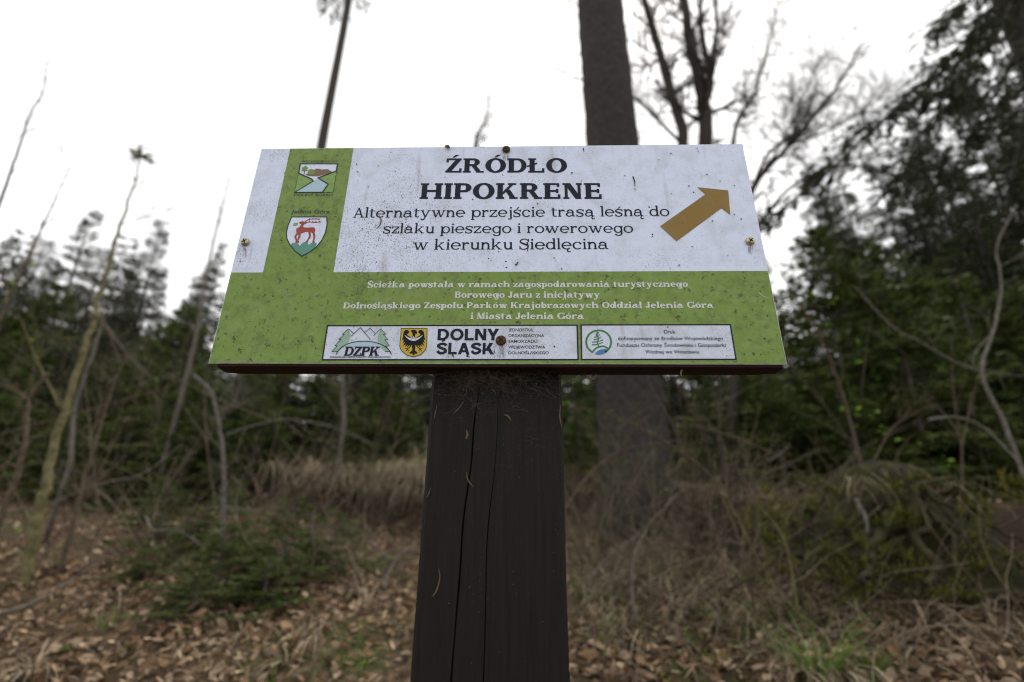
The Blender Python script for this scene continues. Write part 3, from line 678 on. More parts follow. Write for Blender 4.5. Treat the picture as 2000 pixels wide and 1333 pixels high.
# ---- cobweb under the board
rg = random.Random(21); b = MB(); yf = .0275
ZW = zb-.003
def strand(p0, p1, sag, r):
    P = []; ox, oy = rg.gauss(0, .007), rg.uniform(-.004, .001); f = rg.uniform(1, 2.6); ph = rg.uniform(0, 6)
    for i in range(11):
        t = i/10; k = sin(pi*t)
        P.append((lerp(p0[0], p1[0], t)+k*ox+k*.0022*sin(f*pi*t*2+ph), min(lerp(p0[1], p1[1], t)+k*oy, .0277), lerp(p0[2], p1[2], t)-k*sag+k*.0012*sin(f*7*t+ph)))
    b.tube(P, [r*rg.uniform(.5, 1.5) for _ in P], 3)
for i in range(230):
    x = rg.gauss(-.006, .027); x = max(-.064, min(.066, x)); dep = abs(rg.gauss(0, .012))+.003
    if rg.random() < .5: dep *= max(.3, 1-abs(x)/.06)
    strand((x, rg.uniform(.008, .026), ZW-.0002), (x+rg.gauss(0, .018), yf, ZW-.003-dep), rg.uniform(0, .003), rg.choice((.00007, .00009, .00012, .00020)))
for i in range(150):
    x = rg.gauss(-.004, .030); z = ZW-.002-abs(rg.gauss(0, .013))
    strand((x, yf, z), (x+rg.gauss(0, .016), yf, z+rg.gauss(0, .007)), rg.uniform(-.002, .004), rg.choice((.00006, .00009, .00013)))
for i in range(60):
    x = rg.uniform(-.05, .06); z = ZW-.012-abs(rg.gauss(0, .035))
    strand((x, yf, z), (x+rg.gauss(0, .010), yf, z-abs(rg.gauss(0, .012))), rg.uniform(-.001, .002), .00005)
for i in range(14):                                    # dusty lumps caught in the web
    x = rg.gauss(-.006, .02); z = ZW-.004-abs(rg.gauss(0, .012)); r = rg.uniform(.0006, .0014)
    b.tube([(x-r, yf-.0012, z), (x, yf-.0014, z+r*.4), (x+r, yf-.0012, z)], [r*.5, r, r*.4], 5)
tag(b.build('cobweb', MAT['web'], None, (0, .027, zb)), 'dusty brown cobweb stretched under the board at the top of the post', 'cobweb')
for p0, p1, lb in (((830, 790), (760, 1010), 'short hair thin spider thread slanting down left of the post'), ((1560, 705), (1340, 880), 'hair thin spider thread running down from the right end of the board')):
    A, B = ray(*p0, .05), ray(*p1, .35); b = MB()
    b.tube([A, (A+B)/2-Vector((0, 0, .008)), B], [.00008]*3, 3)
    tag(b.build('spider_thread', MAT['web'], None, A), lb, 'spider thread')
# ---- needles and crumbs stuck on sign and post
def needle(px, Yp, label, r=.0006, mt='needle', grp='dry needles stuck on the sign and post'):
    P = [ray(a, c, Yp) for a, c in px]; P = catmull(P, 5); n = len(P); b = MB()
    b.tube(P, [r*(.35+.65*sin(pi*min(.93, max(.1, i/(n-1))))) for i in range(n)], 6)
    tag(b.build('pine_needle', MAT[mt], None, P[n//2]), label, 'needle', grp)
Yp = .0280
needle([(737,446),(743,437),(744,428),(741,421)], -.0009, 'curved reddish needle stuck on the white panel over the word Alternatywne', .0007)
needle([(911,922),(914,938),(924,952)], Yp, 'straw coloured needle beside the long crack, upper half of the post', .0007)
needle([(857,1111),(859,1132),(852,1155),(844,1166)], Yp, 'longest curved pale needle low on the left side of the post', .0007)
needle([(841,953),(838,963),(834,971)], Yp, 'short crooked orange scrap on the left edge of the post', .0006)
needle([(848,818),(851,805),(853,792)], Yp, 'thin dry needle at the top left corner of the post', .0006)
needle([(886,808),(897,797),(905,784)], Yp, 'slanting brown needle just below the cobweb left of the crack', .0006)
needle([(984,811),(992,813),(998,822)], Yp, 'bent orange husk right of the crack under the cobweb', .001)
needle([(1095,792),(1093,812),(1097,835)], Yp, 'brown needle along the right edge of the post', .0007)
needle([(911,840),(913,850),(910,858)], Yp, 'orange splinter chip on the post left of the crack', .0013)
needle([(1335,714),(1330,728),(1331,735)], .008, 'pale straw scrap hanging under the board right of the post', .001, 'straw')
needle([(1148,735),(1155,742),(1163,738),(1165,731)], .012, 'curled dead leaf scrap hanging under the board beside the post', .001)
P = SP(874, 290); b = MB()
b.tube([(P[0]-.0033, -.0022, P[1]-.0006), (P[0]-.0012, -.003, P[1]+.0004), (P[0]+.0012, -.0032, P[1]), (P[0]+.0036, -.002, P[1]-.0014)], [.0004, .0019, .0021, .0005], 6)
tag(b.build('bud_husk', MAT['needle'], None, (P[0], -.002, P[1])), 'small brown bud husk stuck at the top edge of the white panel', 'husk')
rg = random.Random(5); b = MB()
for i in range(90):
    px, py = rg.uniform(850, 1095), 770+560*rg.random()**1.6; P = ray(px, py, .0283); r = rg.choice((.0003, .0004, .0006))
    b.tube([P-Vector((r, 0, 0)), P+Vector((r*.2, -.0002, r*.3)), P+Vector((r, 0, 0))], [r*.5, r*.8, r*.4], 4)
tag(b.build('dust_specks', MAT['web'], None, (0, .028, .9)), 'pale dust and crumbs strewn over the face of the post', 'dust', kind='stuff')

# ================================================================== THE GROUND
def yb(x): return interp(x, [(-9, 6.2), (-4, 5.2), (-2, 4.5), (-.6, 4.0), (.5, 4.1), (1.0, 3.6), (1.7, 2.75), (2.6, 2.7), (5, 3.4), (9, 5)])
def gh(x, y, rough=True):
    B = yb(x)
    z = .235*max(0, min(y, B)-.15)
    if y < -.2: z -= .04*min(20, -.2-y)
    t = max(0, min(1, (y-B)/.34)); z += interp(x, [(-6, .35), (-2.5, .42), (-.8, .52), (.5, .50), (1.3, .42), (2, .40), (5, .5)])*t*t*(3-2*t)
    if y > B: z += .10*min(y-B, 3)+.24*max(0, min(y-B-3, 40))
    if rough:
        z += .10*noise.noise((x*.55, y*.55, 1.3))*min(1, max(0, y))+.035*noise.noise((x*2.3, y*2.3, 4.))
    return z
def axis(lo, hi, c, n, p=2.2):
    o = []
    for i in range(n+1):
        t = 2*i/n-1; o.append(c+(abs(t)**p)*(hi-c if t > 0 else lo-c)*(1 if t > 0 else 1))
    return o
xsG = axis(-90, 90, 0, 170); ysG = axis(-40, 130, 3.2, 180)
b = MB(); nx = len(xsG); vs = [(x, y, gh(x, y)) for y in ysG for x in xsG]
b.add(vs, [(j*nx+i, j*nx+i+1, (j+1)*nx+i+1, (j+1)*nx+i) for j in range(len(ysG)-1) for i in range(nx-1)])
tag(b.build('ground', MAT['ground'], smooth=True), kind='structure')
def hit(px, py):                                        # where a photo pixel meets the ground
    d = (ray(px, py, 1)-CAM).normalized(); t = .6
    while t < 60:
        P = CAM+d*t
        if P.z < gh(P.x, P.y): return P
        t += .03
    return CAM+d*20
# leaf litter
rg = random.Random(31); b = MB()
def leaf(P, sz, tilt=.45):
    yaw = rg.uniform(0, 2*pi); m = Matrix.Rotation(yaw, 3, 'Z') @ Matrix.Rotation(rg.gauss(0, tilt), 3, 'X') @ Matrix.Rotation(rg.gauss(0, tilt), 3, 'Y')
    c = rg.uniform(-.6, 1.1); k = sz; wy = rg.uniform(.45, 1.0)
    pts = [(-.5, 0, .0), (-.22, .27, .12*c), (.2, .25, .14*c), (.52, .0, .10*c), (.2, -.25, .14*c), (-.22, -.27, .12*c), (0, 0, -.02)]
    b.add([P+m @ Vector((p[0]*rg.uniform(.8, 1.15), p[1]*wy*rg.uniform(.7, 1.2), p[2]))*k for p in pts], [(0, 6, 1), (1, 6, 2), (2, 6, 3), (3, 6, 4), (4, 6, 5), (5, 6, 0)])
n_ = 0
while n_ < 30000:
    y = rg.uniform(.5, 7.5); x = rg.uniform(-1.25, 1.25)*(y+.9)
    B = yb(x)
    if y > B+.1 and rg.random() < .82: continue
    if y > 3 and rg.random() < .25: continue
    dens = noise.noise((x*1.1, y*1.1, 7.))
    if dens < -.12 and rg.random() < .75: continue
    leaf(Vector((x, y, gh(x, y)+.010+abs(rg.gauss(0, .016)))), (rg.uniform(.024, .056) if rg.random() < .85 else rg.uniform(.045, .075)), rg.choice((.25, .5, .9))); n_ += 1
for i in range(260):                                   # big fresh leaves nearest the camera
    P = hit(rg.uniform(1120, 2050) if i < 240 else rg.uniform(-40, 780), rg.uniform(1190, 1345)); leaf(P+Vector((0, 0, .02+abs(rg.gauss(0, .02)))), rg.uniform(.05, .09), .7)
tag(b.build('leaf_litter', MAT['leaf']), 'brown beech leaves covering the forest floor', 'leaf litter', kind='stuff')
# loose twigs in the litter
b = MB()
for i in range(1700):
    y = rg.uniform(.6, 6); x = rg.uniform(-1.2, 1.2)*(y+.8); a = rg.uniform(0, 2*pi); L_ = rg.uniform(.08, .35)
    P = [Vector((x+cos(a)*L_*t+rg.gauss(0, .01), y+sin(a)*L_*t, gh(x+cos(a)*L_*t, y+sin(a)*L_*t)+.015+abs(rg.gauss(0, .02)))) for t in (0, .5, 1)]
    b.tube(P, [.0022, .0018, .001], 3)
tag(b.build('twig_litter', MAT['twig_brown']), 'thin dead twigs scattered among the leaves', 'twigs', kind='stuff')
# grasses
def blade(b, P, d, L_, wd, droop, seg=4):
    side = Vector((-d.y, d.x, 0)); side = side.normalized() if side.length > 1e-4 else Vector((1, 0, 0)); vs = []; q = P.copy(); v = Vector(d).normalized()
    for i in range(seg+1):
        t = i/seg; ww = wd*(1-t*.85)/2
        vs += [q-side*ww, q+side*ww]; q = q+v*(L_/seg); v = (v+Vector((0, 0, -droop/seg))).normalized()
    b.add(vs, [(2*i, 2*i+1, 2*i+3, 2*i+2) for i in range(seg)])
b = MB()
def tuft(b, P, n, L_, droop, spread, wd=.006, lean=(0, -.5)):
    for i in range(n):
        a = rg.uniform(0, 2*pi); d = Vector((cos(a)*spread+lean[0], sin(a)*spread+lean[1], rg.uniform(.5, 1.1)))
        blade(b, P+Vector((cos(a), sin(a), 0))*rg.uniform(0, .06), d, L_*rg.uniform(.5, 1.2), wd*rg.uniform(.6, 1.3), droop*rg.uniform(.7, 1.3))
for i in range(210):                                   # straw hanging over the lip of the bank
    x = rg.uniform(-2.2, .15) if i < 180 else rg.uniform(-4.5, -2.2); y = yb(x)+rg.uniform(.18, .55)
    tuft(b, Vector((x, y, gh(x, y)+.01)), rg.randint(6, 30), rg.uniform(.2, .72), rg.uniform(1.6, 3.8), .9, rg.uniform(.006, .010), (rg.gauss(0, .7), rg.uniform(-1, .1)))
for i in range(105):                                    # straw mess right of the post
    x = rg.uniform(.25, 1.9); y = rg.uniform(2.0, 4.6)
    tuft(b, Vector((x, y, gh(x, y)+.01)), 11, .42, 1.7, .9, .006, (0, -.2))
for i in range(45):
    x = rg.uniform(1.0, 3.2); y = rg.uniform(1.2, 2.6)
    tuft(b, Vector((x, y, gh(x, y)+.01)), 12, .30, 2.6, .8, .006, (.1, -.4))
for i in range(60):
    x = rg.uniform(-2.9, -.1); y = rg.uniform(.9, 3.2)
    tuft(b, Vector((x, y, gh(x, y)+.01)), 8, .25, 2.4, .9, .005)
for px, py, n_, L_ in ((1800, 1225, 30, .42), (1845, 1260, 24, .4), (1640, 1330, 40, .32), (1560, 1325, 30, .3), (1300, 1150, 34, .42), (1230, 1130, 26, .4), (1340, 1080, 26, .42), (1420, 1120, 26, .4), (1960, 1240, 26, .35), (700, 1160, 26, .26), (60, 1320, 30, .25), (560, 1300, 20, .2), (1180, 1240, 24, .3), (1480, 1250, 30, .36)):
    tuft(b, hit(px, py), n_, L_, 2.2, .8, .009, (rg.gauss(0, .3), -.4))
for i in range(9):                                     # dead grass hanging over the mossy mound
    px = rg.uniform(1480, 2040); P = ray(px, rg.uniform(930, 1010), 2.45); tuft(b, Vector((P.x, P.y, max(P.z, gh(P.x, P.y)))), 8, rg.uniform(.2, .45), 2.4, 1.1, .006, (rg.gauss(0, .8), -.4))
tag(b.build('dry_grass', MAT['straw']), 'bleached dry grass hanging over the bank and through the undergrowth', 'dry grass', kind='stuff')
b = MB()
for i in range(70):                                     # green blades among the straw right of the post
    P = hit(rg.uniform(1110, 1600), rg.uniform(930, 1280)); tuft(b, P, 9, .2, 1.4, .7, .007)
for i in range(75):
    x = rg.uniform(-1.9, .2); y = yb(x)+rg.uniform(.4, .9); tuft(b, Vector((x, y, gh(x, y))), 20, .27, 1.2, .5, .010)
for i in range(420):
    y = rg.uniform(1.0, 4.5); x = rg.uniform(-1.1, 1.1)*(y+.7)
    if noise.noise((x*1.1, y*1.1, 7.)) > -.05: continue
    tuft(b, Vector((x, y, gh(x, y))), 12, .11, 1.5, .9, .007)
tag(b.build('green_grass', MAT['grass']), 'short green grass on top of the bank and between the leaves', 'grass', kind='stuff')
def grass_clump(px, py, n, L_, label):
    P = hit(px, py); b = MB(); tuft(b, P, n, L_, 1.3, .5, .008, (0, 0))
    tag(b.build('grass_tuft', MAT['grass'], None, P), label, 'grass tuft', 'fresh green grass tufts')
grass_clump(1600, 1345, 70, .42, 'tall fresh green grass tuft at the bottom right of the photo')
grass_clump(1710, 1325, 60, .16, 'low green leafy tuft at the bottom edge right of the tall grass tuft')
grass_clump(215, 1225, 26, .10, 'small green tuft among the leaves at the lower left')
grass_clump(730, 1120, 40, .22, 'green grass tuft left of the post at the foot of the bank')

# ================================================================== TREES
def spruce_mesh(seed, H, Rb, nb, ntw, tuftL, tuftW, ntuft, start, mat_c, mat_t, droop=.25, trunk_r=None, sparse=0.0):
    r = random.Random(seed); c = MB(); t = MB(); tr = trunk_r or H*.011+.006
    t.tube([(H*.004*sin(k*1.3), H*.004*cos(k), H*k/10) for k in range(11)], [tr*(1-k/10.6)*(1.35 if k == 0 else 1) for k in range(11)], 7)
    for i in range(nb):
        k = start+(1-start)*((i+r.random())/nb); z = H*k
        L_ = Rb*((1-k)/(1-start))**(1.0 if H > 5 else .75)*r.uniform(.6, 1.1)+H*.012
        if r.random() < sparse: L_ *= .5
        a = r.uniform(0, 2*pi); rise = lerp(.05-droop, .75, k**1.6)+r.gauss(0, .08)
        d = Vector((cos(a), sin(a), rise)).normalized(); P0 = Vector((0, 0, z)); pts = []; q = P0.copy(); v = d.copy(); sg = 5
        for j in range(sg+1): pts.append(q.copy()); q = q+v*L_/sg; v = (v+Vector((r.gauss(0, .05), r.gauss(0, .05), -droop*.22+(.14 if j > 2 else 0)))).normalized()
        t.tube(pts, [max(.0015, tr*.22*(1-k*.6)*(1-j/(sg+.6))) for j in range(sg+1)], 3)
        n = max(3, int(ntw*L_/Rb+.5))
        for j in range(n):
            u = .18+.82*(j+r.random()*.6)/n; f = u*sg; m = min(int(f), sg-1); P = pts[m].lerp(pts[m+1], min(1, f-m)); dr = (pts[m+1]-pts[m]).normalized()
            sd = dr.cross(Vector((0, 0, 1))).normalized()
            for s_ in ((1, -1) if u < .97 else (0,)):
                tl = L_*.42*(1.08-u)*r.uniform(.6, 1.2)+tuftL*.6; td = (dr*.75+sd*s_*.8+Vector((0, 0, r.gauss(-.12, .15)))).normalized()
                nt_ = max(2, int(ntuft*tl/(Rb*.3)))
                for y in range(nt_):
                    w_ = (y+r.random())/nt_; B = P+td*tl*w_; pd = td.cross(Vector((r.gauss(0, .5), r.gauss(0, .5), 1))).normalized()
                    nd = (td*.8+pd*r.choice((-1, 1))*r.uniform(.2, .8)+Vector((0, 0, r.gauss(0, .25)))).normalized(); sdv = nd.cross(Vector((r.gauss(0, 1), r.gauss(0, 1), r.gauss(0, 1)))).normalized()*tuftW*r.uniform(.6, 1.2)/2
                    l2 = tuftL*r.uniform(.7, 1.3)
                    c.add([B-sdv*.5, B+nd*l2*.5-sdv, B+nd*l2, B+nd*l2*.45+sdv, B+sdv*.5], [(0, 1, 2, 3, 4)])
    return t, c
PROTO = {}
def proto(key, label, cat, args, name='spruce_tree'):
    t, c = spruce_mesh(*args); rt_ = empty(name, (0, 0, 0), label, cat)
    t.build('trunk', args[10], rt_, smooth=True); c.build('crown', args[9], rt_); PROTO[key] = [rt_, args[1], False]
def place(key, px, py, Y, label, rot, group=None, wide=1.0, dx=0):
    """a tree whose tip the photo shows at (px, py), standing at depth Y"""
    rt_, H, used = PROTO[key]; P = ray(px, py, Y); g = gh(P.x, Y); sc = (P.z-g)/H
    o = rt_ if not used else copy_tree(rt_); PROTO[key][2] = True
    o.location = (P.x, Y, g-.04); o.rotation_euler = (R(rnd.gauss(0, 1.2)), R(rnd.gauss(0, 1.2)), rot); o.scale = (sc*wide, sc*wide, sc)
    tag(o, label, 'spruce' if key[0] != 'l' else 'larch', group)
    return o
SG, SD, SL, BK, TD = MAT['spruce'], MAT['spruce_dark'], MAT['spruce_dry'], MAT['bark'], MAT['twig_dark']
# (seed, H, Rb, branches, twigs, tuft len, tuft width, tufts, start, crown mat, trunk mat, droop)
proto('y1', 'a', 'spruce', (101, 2.6, .95, 95, 13, .085, .026, 14, .02, SG, BK, .10))
proto('y2', 'a', 'spruce', (102, 2.6, .85, 90, 12, .085, .026, 14, .02, SG, BK, .25))
proto('s1', 'a', 'spruce', (103, .8, .42, 44, 9, .045, .011, 14, .03, SG, BK, .05))
proto('s2', 'a', 'spruce', (104, .8, .48, 42, 9, .045, .011, 14, .02, SG, BK, .1))
proto('t1', 'a', 'spruce', (105, 9., 1.9, 165, 13, .16, .032, 16, .04, SD, TD, .35))
proto('t2', 'a', 'spruce', (106, 9., 1.6, 150, 12, .16, .032, 15, .06, SD, TD, .45))
proto('l1', 'a', 'larch', (107, 9., 1.4, 170, 13, .22, .018, 13, .08, SL, TD, .2), 'larch_tree')
proto('l2', 'a', 'larch', (108, 9., 1.7, 170, 13, .22, .018, 13, .10, SL, TD, .35), 'larch_tree')
GY = 'young green spruces behind the bank'; GT = 'tall dark spruces of the background wood'; GLa = 'bare brown larches of the background wood'; GS = 'knee high spruce seedlings in front of the bank'
for i, a in enumerate([
    ('t1', 182, 412, 11, 'tall dark spruce with a pointed top at the far left of the photo', 1.0),
    ('t2', 25, 470, 12, 'dark spruce at the left edge beside the tallest left hand spruce', 1.0),
    ('t2', 262, 505, 13, 'lower dark spruce between the pointed left spruce and the brown larch', 1.2),
    ('t1', 448, 478, 12, 'dark spruce showing just left of the sign edge', .8),
    ('t2', 1562, 330, 9, 'dark spruce just right of the sign top, next to the bare branches', 1.0),
    ('t1', 1700, 300, 12, 'spruce between the sign and the big right hand spruces', 1.1),
    ('t1', 1845, 190, 10, 'tall brownish spruce second from the right edge of the photo', 1.0),
    ('t2', 1960, 120, 13, 'far dark spruce at the right edge behind the hanging limbs', 1.2),
    ('t2', 1640, 390, 15, 'distant dark spruce low between the two right hand spruces', 1.2),
    ('t1', 1770, 330, 14, 'distant dark spruce left of the tall brownish spruce', 1.2),
    ('t1', 1780, 235, 9, 'tall dark spruce between the bare branches and the brownish right hand spruce', 1.0),
    ('t2', 1900, 150, 8, 'tall spruce behind the hanging limbs at the right edge', 1.0),
    ('t1', 1640, 360, 10, 'middle sized dark spruce second to the right of the sign', 1.1),
    ('t1', 1610, 345, 7.5, 'dark spruce closest to the right edge of the sign', .9),
    ('t2', 1735, 290, 8, 'slim dark spruce left of the tallest right hand spruces', 1.0),
    ('t1', 1990, 230, 7.5, 'dark spruce cut by the right edge below the corner limbs', 1.1),
    ('t2', 1860, 330, 7, 'shorter dark spruce in front of the tall brownish spruce', 1.1),
    ('t1', 110, 505, 10, 'low dark spruce between the left edge and the pointed left spruce', 1.1),
    ('t2', 385, 540, 11, 'low dark spruce below the blunt brown larch', 1.2),
    ('t1', 1180, 420, 12, 'dark spruce hidden mostly behind the sign and the thick trunk', 1.2),
    ('t2', 760, 440, 13, 'dark spruce hidden mostly behind the left half of the sign', 1.2)]):
    place(a[0], a[1], a[2], a[3], a[4], i*1.7, GT, a[5])
for i, a in enumerate([
    ('l1', 335, 440, 12, 'bare brown larch with a blunt top left of the sign', 1.0),
    ('l2', 95, 465, 14, 'bare brown larch at far left beside the pointed spruce', 1.2),
    ('l1', 400, 520, 14, 'low bare larch between blunt larch and the sign edge', 1.2),
    ('l2', 215, 490, 16, 'distant bare larch right behind the pointed left spruce', 1.4),
    ('l1', 1800, 240, 12, 'bare brown larch among the tall spruces on the right', 1.1),
    ('l2', 1930, 210, 9, 'bare brown larch near the right edge below the hanging limbs', 1.2),
    ]):
    place(a[0], a[1], a[2], a[3], a[4], i*2.1+.4, GLa, a[5])
for i, a in enumerate([
    ('y1', 20, 770, 5.9, 'low spruce on the bank lip at the left edge', 1.6),
    ('y2', 150, 800, 5.3, 'low spruce on the bank lip behind the olive sapling', 1.7),
    ('y1', 270, 790, 5.1, 'low spruce on the bank lip right of the olive sapling', 1.7),
    ('y2', 385, 790, 5.0, 'low spruce on the bank lip behind the hooked grey sapling', 1.7),
    ('y1', 520, 770, 5.0, 'low spruce on the bank lip behind the arching grey branch', 1.5),
    ('y2', 720, 775, 5.0, 'low spruce on the bank lip just left of the post', 1.5),
    ('y1', 1130, 780, 4.9, 'low spruce squeezed between post and thick trunk', 1.2),
    ('y2', 1370, 760, 4.6, 'low spruce close to the right side of the thick trunk', 1.5),
    ('y1', 1500, 720, 4.3, 'low spruce under the right end of the board', 1.5),
    ('y2', 1640, 730, 3.9, 'low spruce directly behind the mossy stump', 1.5),
    ('y1', 1880, 740, 3.9, 'low spruce behind the arching pale branch at the right', 1.6),
    ('y1', 60, 640, 6.6, 'young spruce at the far left behind the olive sapling', 1.2),
    ('y2', 190, 700, 6.0, 'young spruce behind the olive stem, second from the left', 1.3),
    ('y1', 300, 660, 6.4, 'young spruce third from the left behind the hooked grey sapling', 1.3),
    ('y2', 420, 690, 6.0, 'young spruce under the lower left corner of the sign', 1.3),
    ('y1', 540, 650, 5.6, 'young bright spruce above the straw bank left of the post', 1.3),
    ('y2', 660, 690, 5.8, 'young spruce above the straw bank under the sign', 1.3),
    ('y1', 780, 670, 5.6, 'young spruce immediately left of the post', 1.2),
    ('y2', 940, 700, 6.0, 'young spruce hidden behind the post', 1.2),
    ('y1', 1120, 690, 5.8, 'young spruce between the post and the thick trunk', 1.0),
    ('y2', 1380, 640, 6.0, 'young spruce right of the thick trunk under the sign', 1.2),
    ('y1', 1480, 620, 5.2, 'young spruce below the right corner of the sign', 1.0),
    ('y2', 1585, 455, 4.6, 'tallest young spruce right of the sign with a brown stem', 1.25),
    ('y1', 1720, 560, 4.2, 'broad young spruce above the mossy stump', 1.25),
    ('y2', 1850, 540, 5.0, 'young spruce behind the forked grey sapling on the right', 1.3),
    ('y1', 1975, 560, 4.6, 'young spruce at the right edge behind the grey sapling', 1.3),
    ('y2', 120, 560, 8.5, 'taller young spruce under the pointed left spruce', 1.3),
    ('y1', 380, 600, 8.5, 'taller young spruce left of the sign under the bare larches', 1.3),
    ('y1', 1700, 480, 7.5, 'taller young spruce under the right hand spruces', 1.4),
    ('y2', 1900, 450, 8.0, 'taller young spruce under the right edge larch', 1.5)]):
    place(a[0], a[1], a[2], a[3], a[4], i*1.3, GY, a[5])
for i, a in enumerate([
    ('s1', 335, 925, 3.3, 'small spruce seedling on the left slope below the bank edge', 1.5),
    ('s2', 455, 940, 3.2, 'spruce seedling in front of the hanging straw, left of centre', 1.6),
    ('s1', 575, 960, 2.9, 'spruce seedling in the middle of the left slope', 1.7),
    ('s2', 305, 1045, 2.6, 'low spruce seedling on the leaves at the lower left', 1.9),
    ('s1', 450, 1010, 2.5, 'nearest spruce seedling left of the post, broadest in the photo', 1.9),
    ('s2', 655, 985, 2.9, 'spruce seedling closest to the post on its left', 1.6),
    ('s2', 530, 1075, 2.3, 'lowest spruce seedling above the leaves near the bottom left of the post', 1.9),
    ('s1', 395, 985, 2.9, 'spruce seedling between the hooked grey sapling and the curled branch', 1.8),
    ('s1', 560, 1010, 2.5, 'spruce seedling right of the broadest seedling', 1.8),
    ('s2', 400, 1090, 2.2, 'low wide spruce seedling over the diagonal stick at the lower left', 2.0)]):
    place(a[0], a[1], a[2], a[3], a[4], i*1.1+.3, GS, a[5])
# the wood that closes the view far behind: one mass
b = MB(); rg = random.Random(77)
tt, tc = spruce_mesh(201, 8, 2.1, 66, 9, .28, .06, 8, .02, SD, TD, .35)
for i in range(270):
    near = i < 180; y = rg.uniform(8, 16) if near else rg.uniform(17, 32); x = rg.uniform(-1.35, 1.35)*(y+1)
    s_ = rg.uniform(.33, .6) if near else rg.uniform(.45, .75); a = rg.uniform(0, 6.28); ca, sa = cos(a)*s_, sin(a)*s_; g = gh(x, y)
    for k, src in enumerate((tt, tc)):
        b.cur = k; b.add([(x+ca*v[0]-sa*v[1], y+sa*v[0]+ca*v[1], g+s_*v[2]) for v in src.v], src.f)
tag(b.build('distant_wood', [TD, SD]), 'dark mass of distant spruce wood closing the view', 'wood', kind='stuff')

# ---- the thick spruce trunk behind the sign, right of the post
def trunk_line(pxs, Y, n=14, jit=.04, seed=1, m='big_bark', b=None):
    pass
r3 = random.Random(9)
Yt = 3.9; base = ray(1257, 1075, Yt); gx = base.x; gz = gh(gx, Yt)
t0 = empty('spruce_tree', (gx, Yt, gz-.05), 'thick grey spruce trunk standing behind the sign right of the post', 'tree')
b = MB(); n = 72; rows = 230; Ht = 13.; vs = []; fs = []
for i in range(rows+1):
    k = (i/rows)**1.6; z = k*Ht; zz = max(0, z-.5); rr = .276*(1-.0*zz)+.05*math.exp(-zz/.35)
    for j in range(n):
        a = 2*pi*j/n; q = rr*(1+.035*noise.noise((cos(a)*3, sin(a)*3, z*2.2))+.035*noise.noise((cos(a)*6, sin(a)*6, z*7))+.05*abs(noise.noise((cos(a)*8, sin(a)*8, z*13))))+.05*math.exp(-zz/.3)*max(0, sin(a*3+.8))
        vs.append((gx+.05*noise.noise((1, 2, z*.3))+q*cos(a), Yt+q*sin(a), gz-.55+z))
for i in range(rows):
    for j in range(n): fs.append((i*n+j, i*n+(j+1) % n, (i+1)*n+(j+1) % n, (i+1)*n+j))
b.add(vs, fs); nsm = len(fs); b.cur = 1
def wander(r, P, d, L_, seg, wob, grav=0.0):
    pts = [P.copy()]; v = d.normalized()
    for i in range(seg): P = P+v*L_/seg; pts.append(P.copy()); v = (v+Vector((r.gauss(0, wob), r.gauss(0, wob), r.gauss(0, wob)+grav))).normalized()
    return pts
def twiggy(b, r, P, d, L_, rad, depth, wob=.12, kids=4, grav=0.0, nt=4):
    pts = wander(r, P, d, L_, 6, wob, grav); b.tube(pts, [max(.0012, rad*(1-i/7.5)) for i in range(7)], nt if rad > .006 else 3)
    if depth:
        for k in range(kids):
            u = r.uniform(.2, 1); f = u*6; m = min(5, int(f)); Q = pts[m].lerp(pts[m+1], f-m); dr = (pts[m+1]-pts[m]).normalized()
            nd = (dr+Vector((r.gauss(0, .6), r.gauss(0, .6), r.gauss(0, .6)))).normalized()
            twiggy(b, r, Q, nd, L_*r.uniform(.3, .6), rad*.5, depth-1, wob, kids, grav, nt)
for i in range(26):
    z = r3.uniform(2.6, 12); a = r3.choice((r3.uniform(-.7, .7), r3.uniform(2.4, 3.9))) if i < 20 else r3.uniform(0, 6.28); rr = .25
    P = Vector((gx+rr*cos(a), Yt+rr*sin(a), gz+z)); twiggy(b, r3, P, Vector((cos(a), sin(a)*.6, r3.uniform(-.3, .2))), r3.uniform(.25, .9), .008, 1, .16, 3)
b.build('trunk', [MAT['big_bark'], TD], t0, t0.location, True)
# ---- thin tall trunk at the upper left
Yt = 9.0; P1 = ray(641, 288, Yt); P2 = ray(675, 0, Yt); gz = gh(P1.x, Yt)
t1 = empty('spruce_tree', (P1.x, Yt, gz-.05), 'thin bare spruce trunk rising behind the upper left of the sign', 'tree')
b = MB(); top = P2.z+1.5
b.tube([(P1.x+(P2.x-P1.x)*k*.9+.03*sin(k*9), Yt, lerp(gz-.1, top, k)) for k in [i/16 for i in range(17)]], [.135*(1-.3*i/16)*(1.3 if i == 0 else 1) for i in range(17)], 12, .05, r3)
b.build('trunk', MAT['twig_dark'], t1, t1.location, True)
tb, tc_ = spruce_mesh(301, 2.6, 1.3, 34, 8, .22, .04, 5, .03, SD, TD, .9)
for mb_, nm, mt in ((tb, 'crown_branches', TD), (tc_, 'crown', SD)):
    mb_.v = [(v[0]+P2.x, v[1]+Yt, v[2]+P2.z+.50) for v in mb_.v]; mb_.build(nm, mt, t1, t1.location)
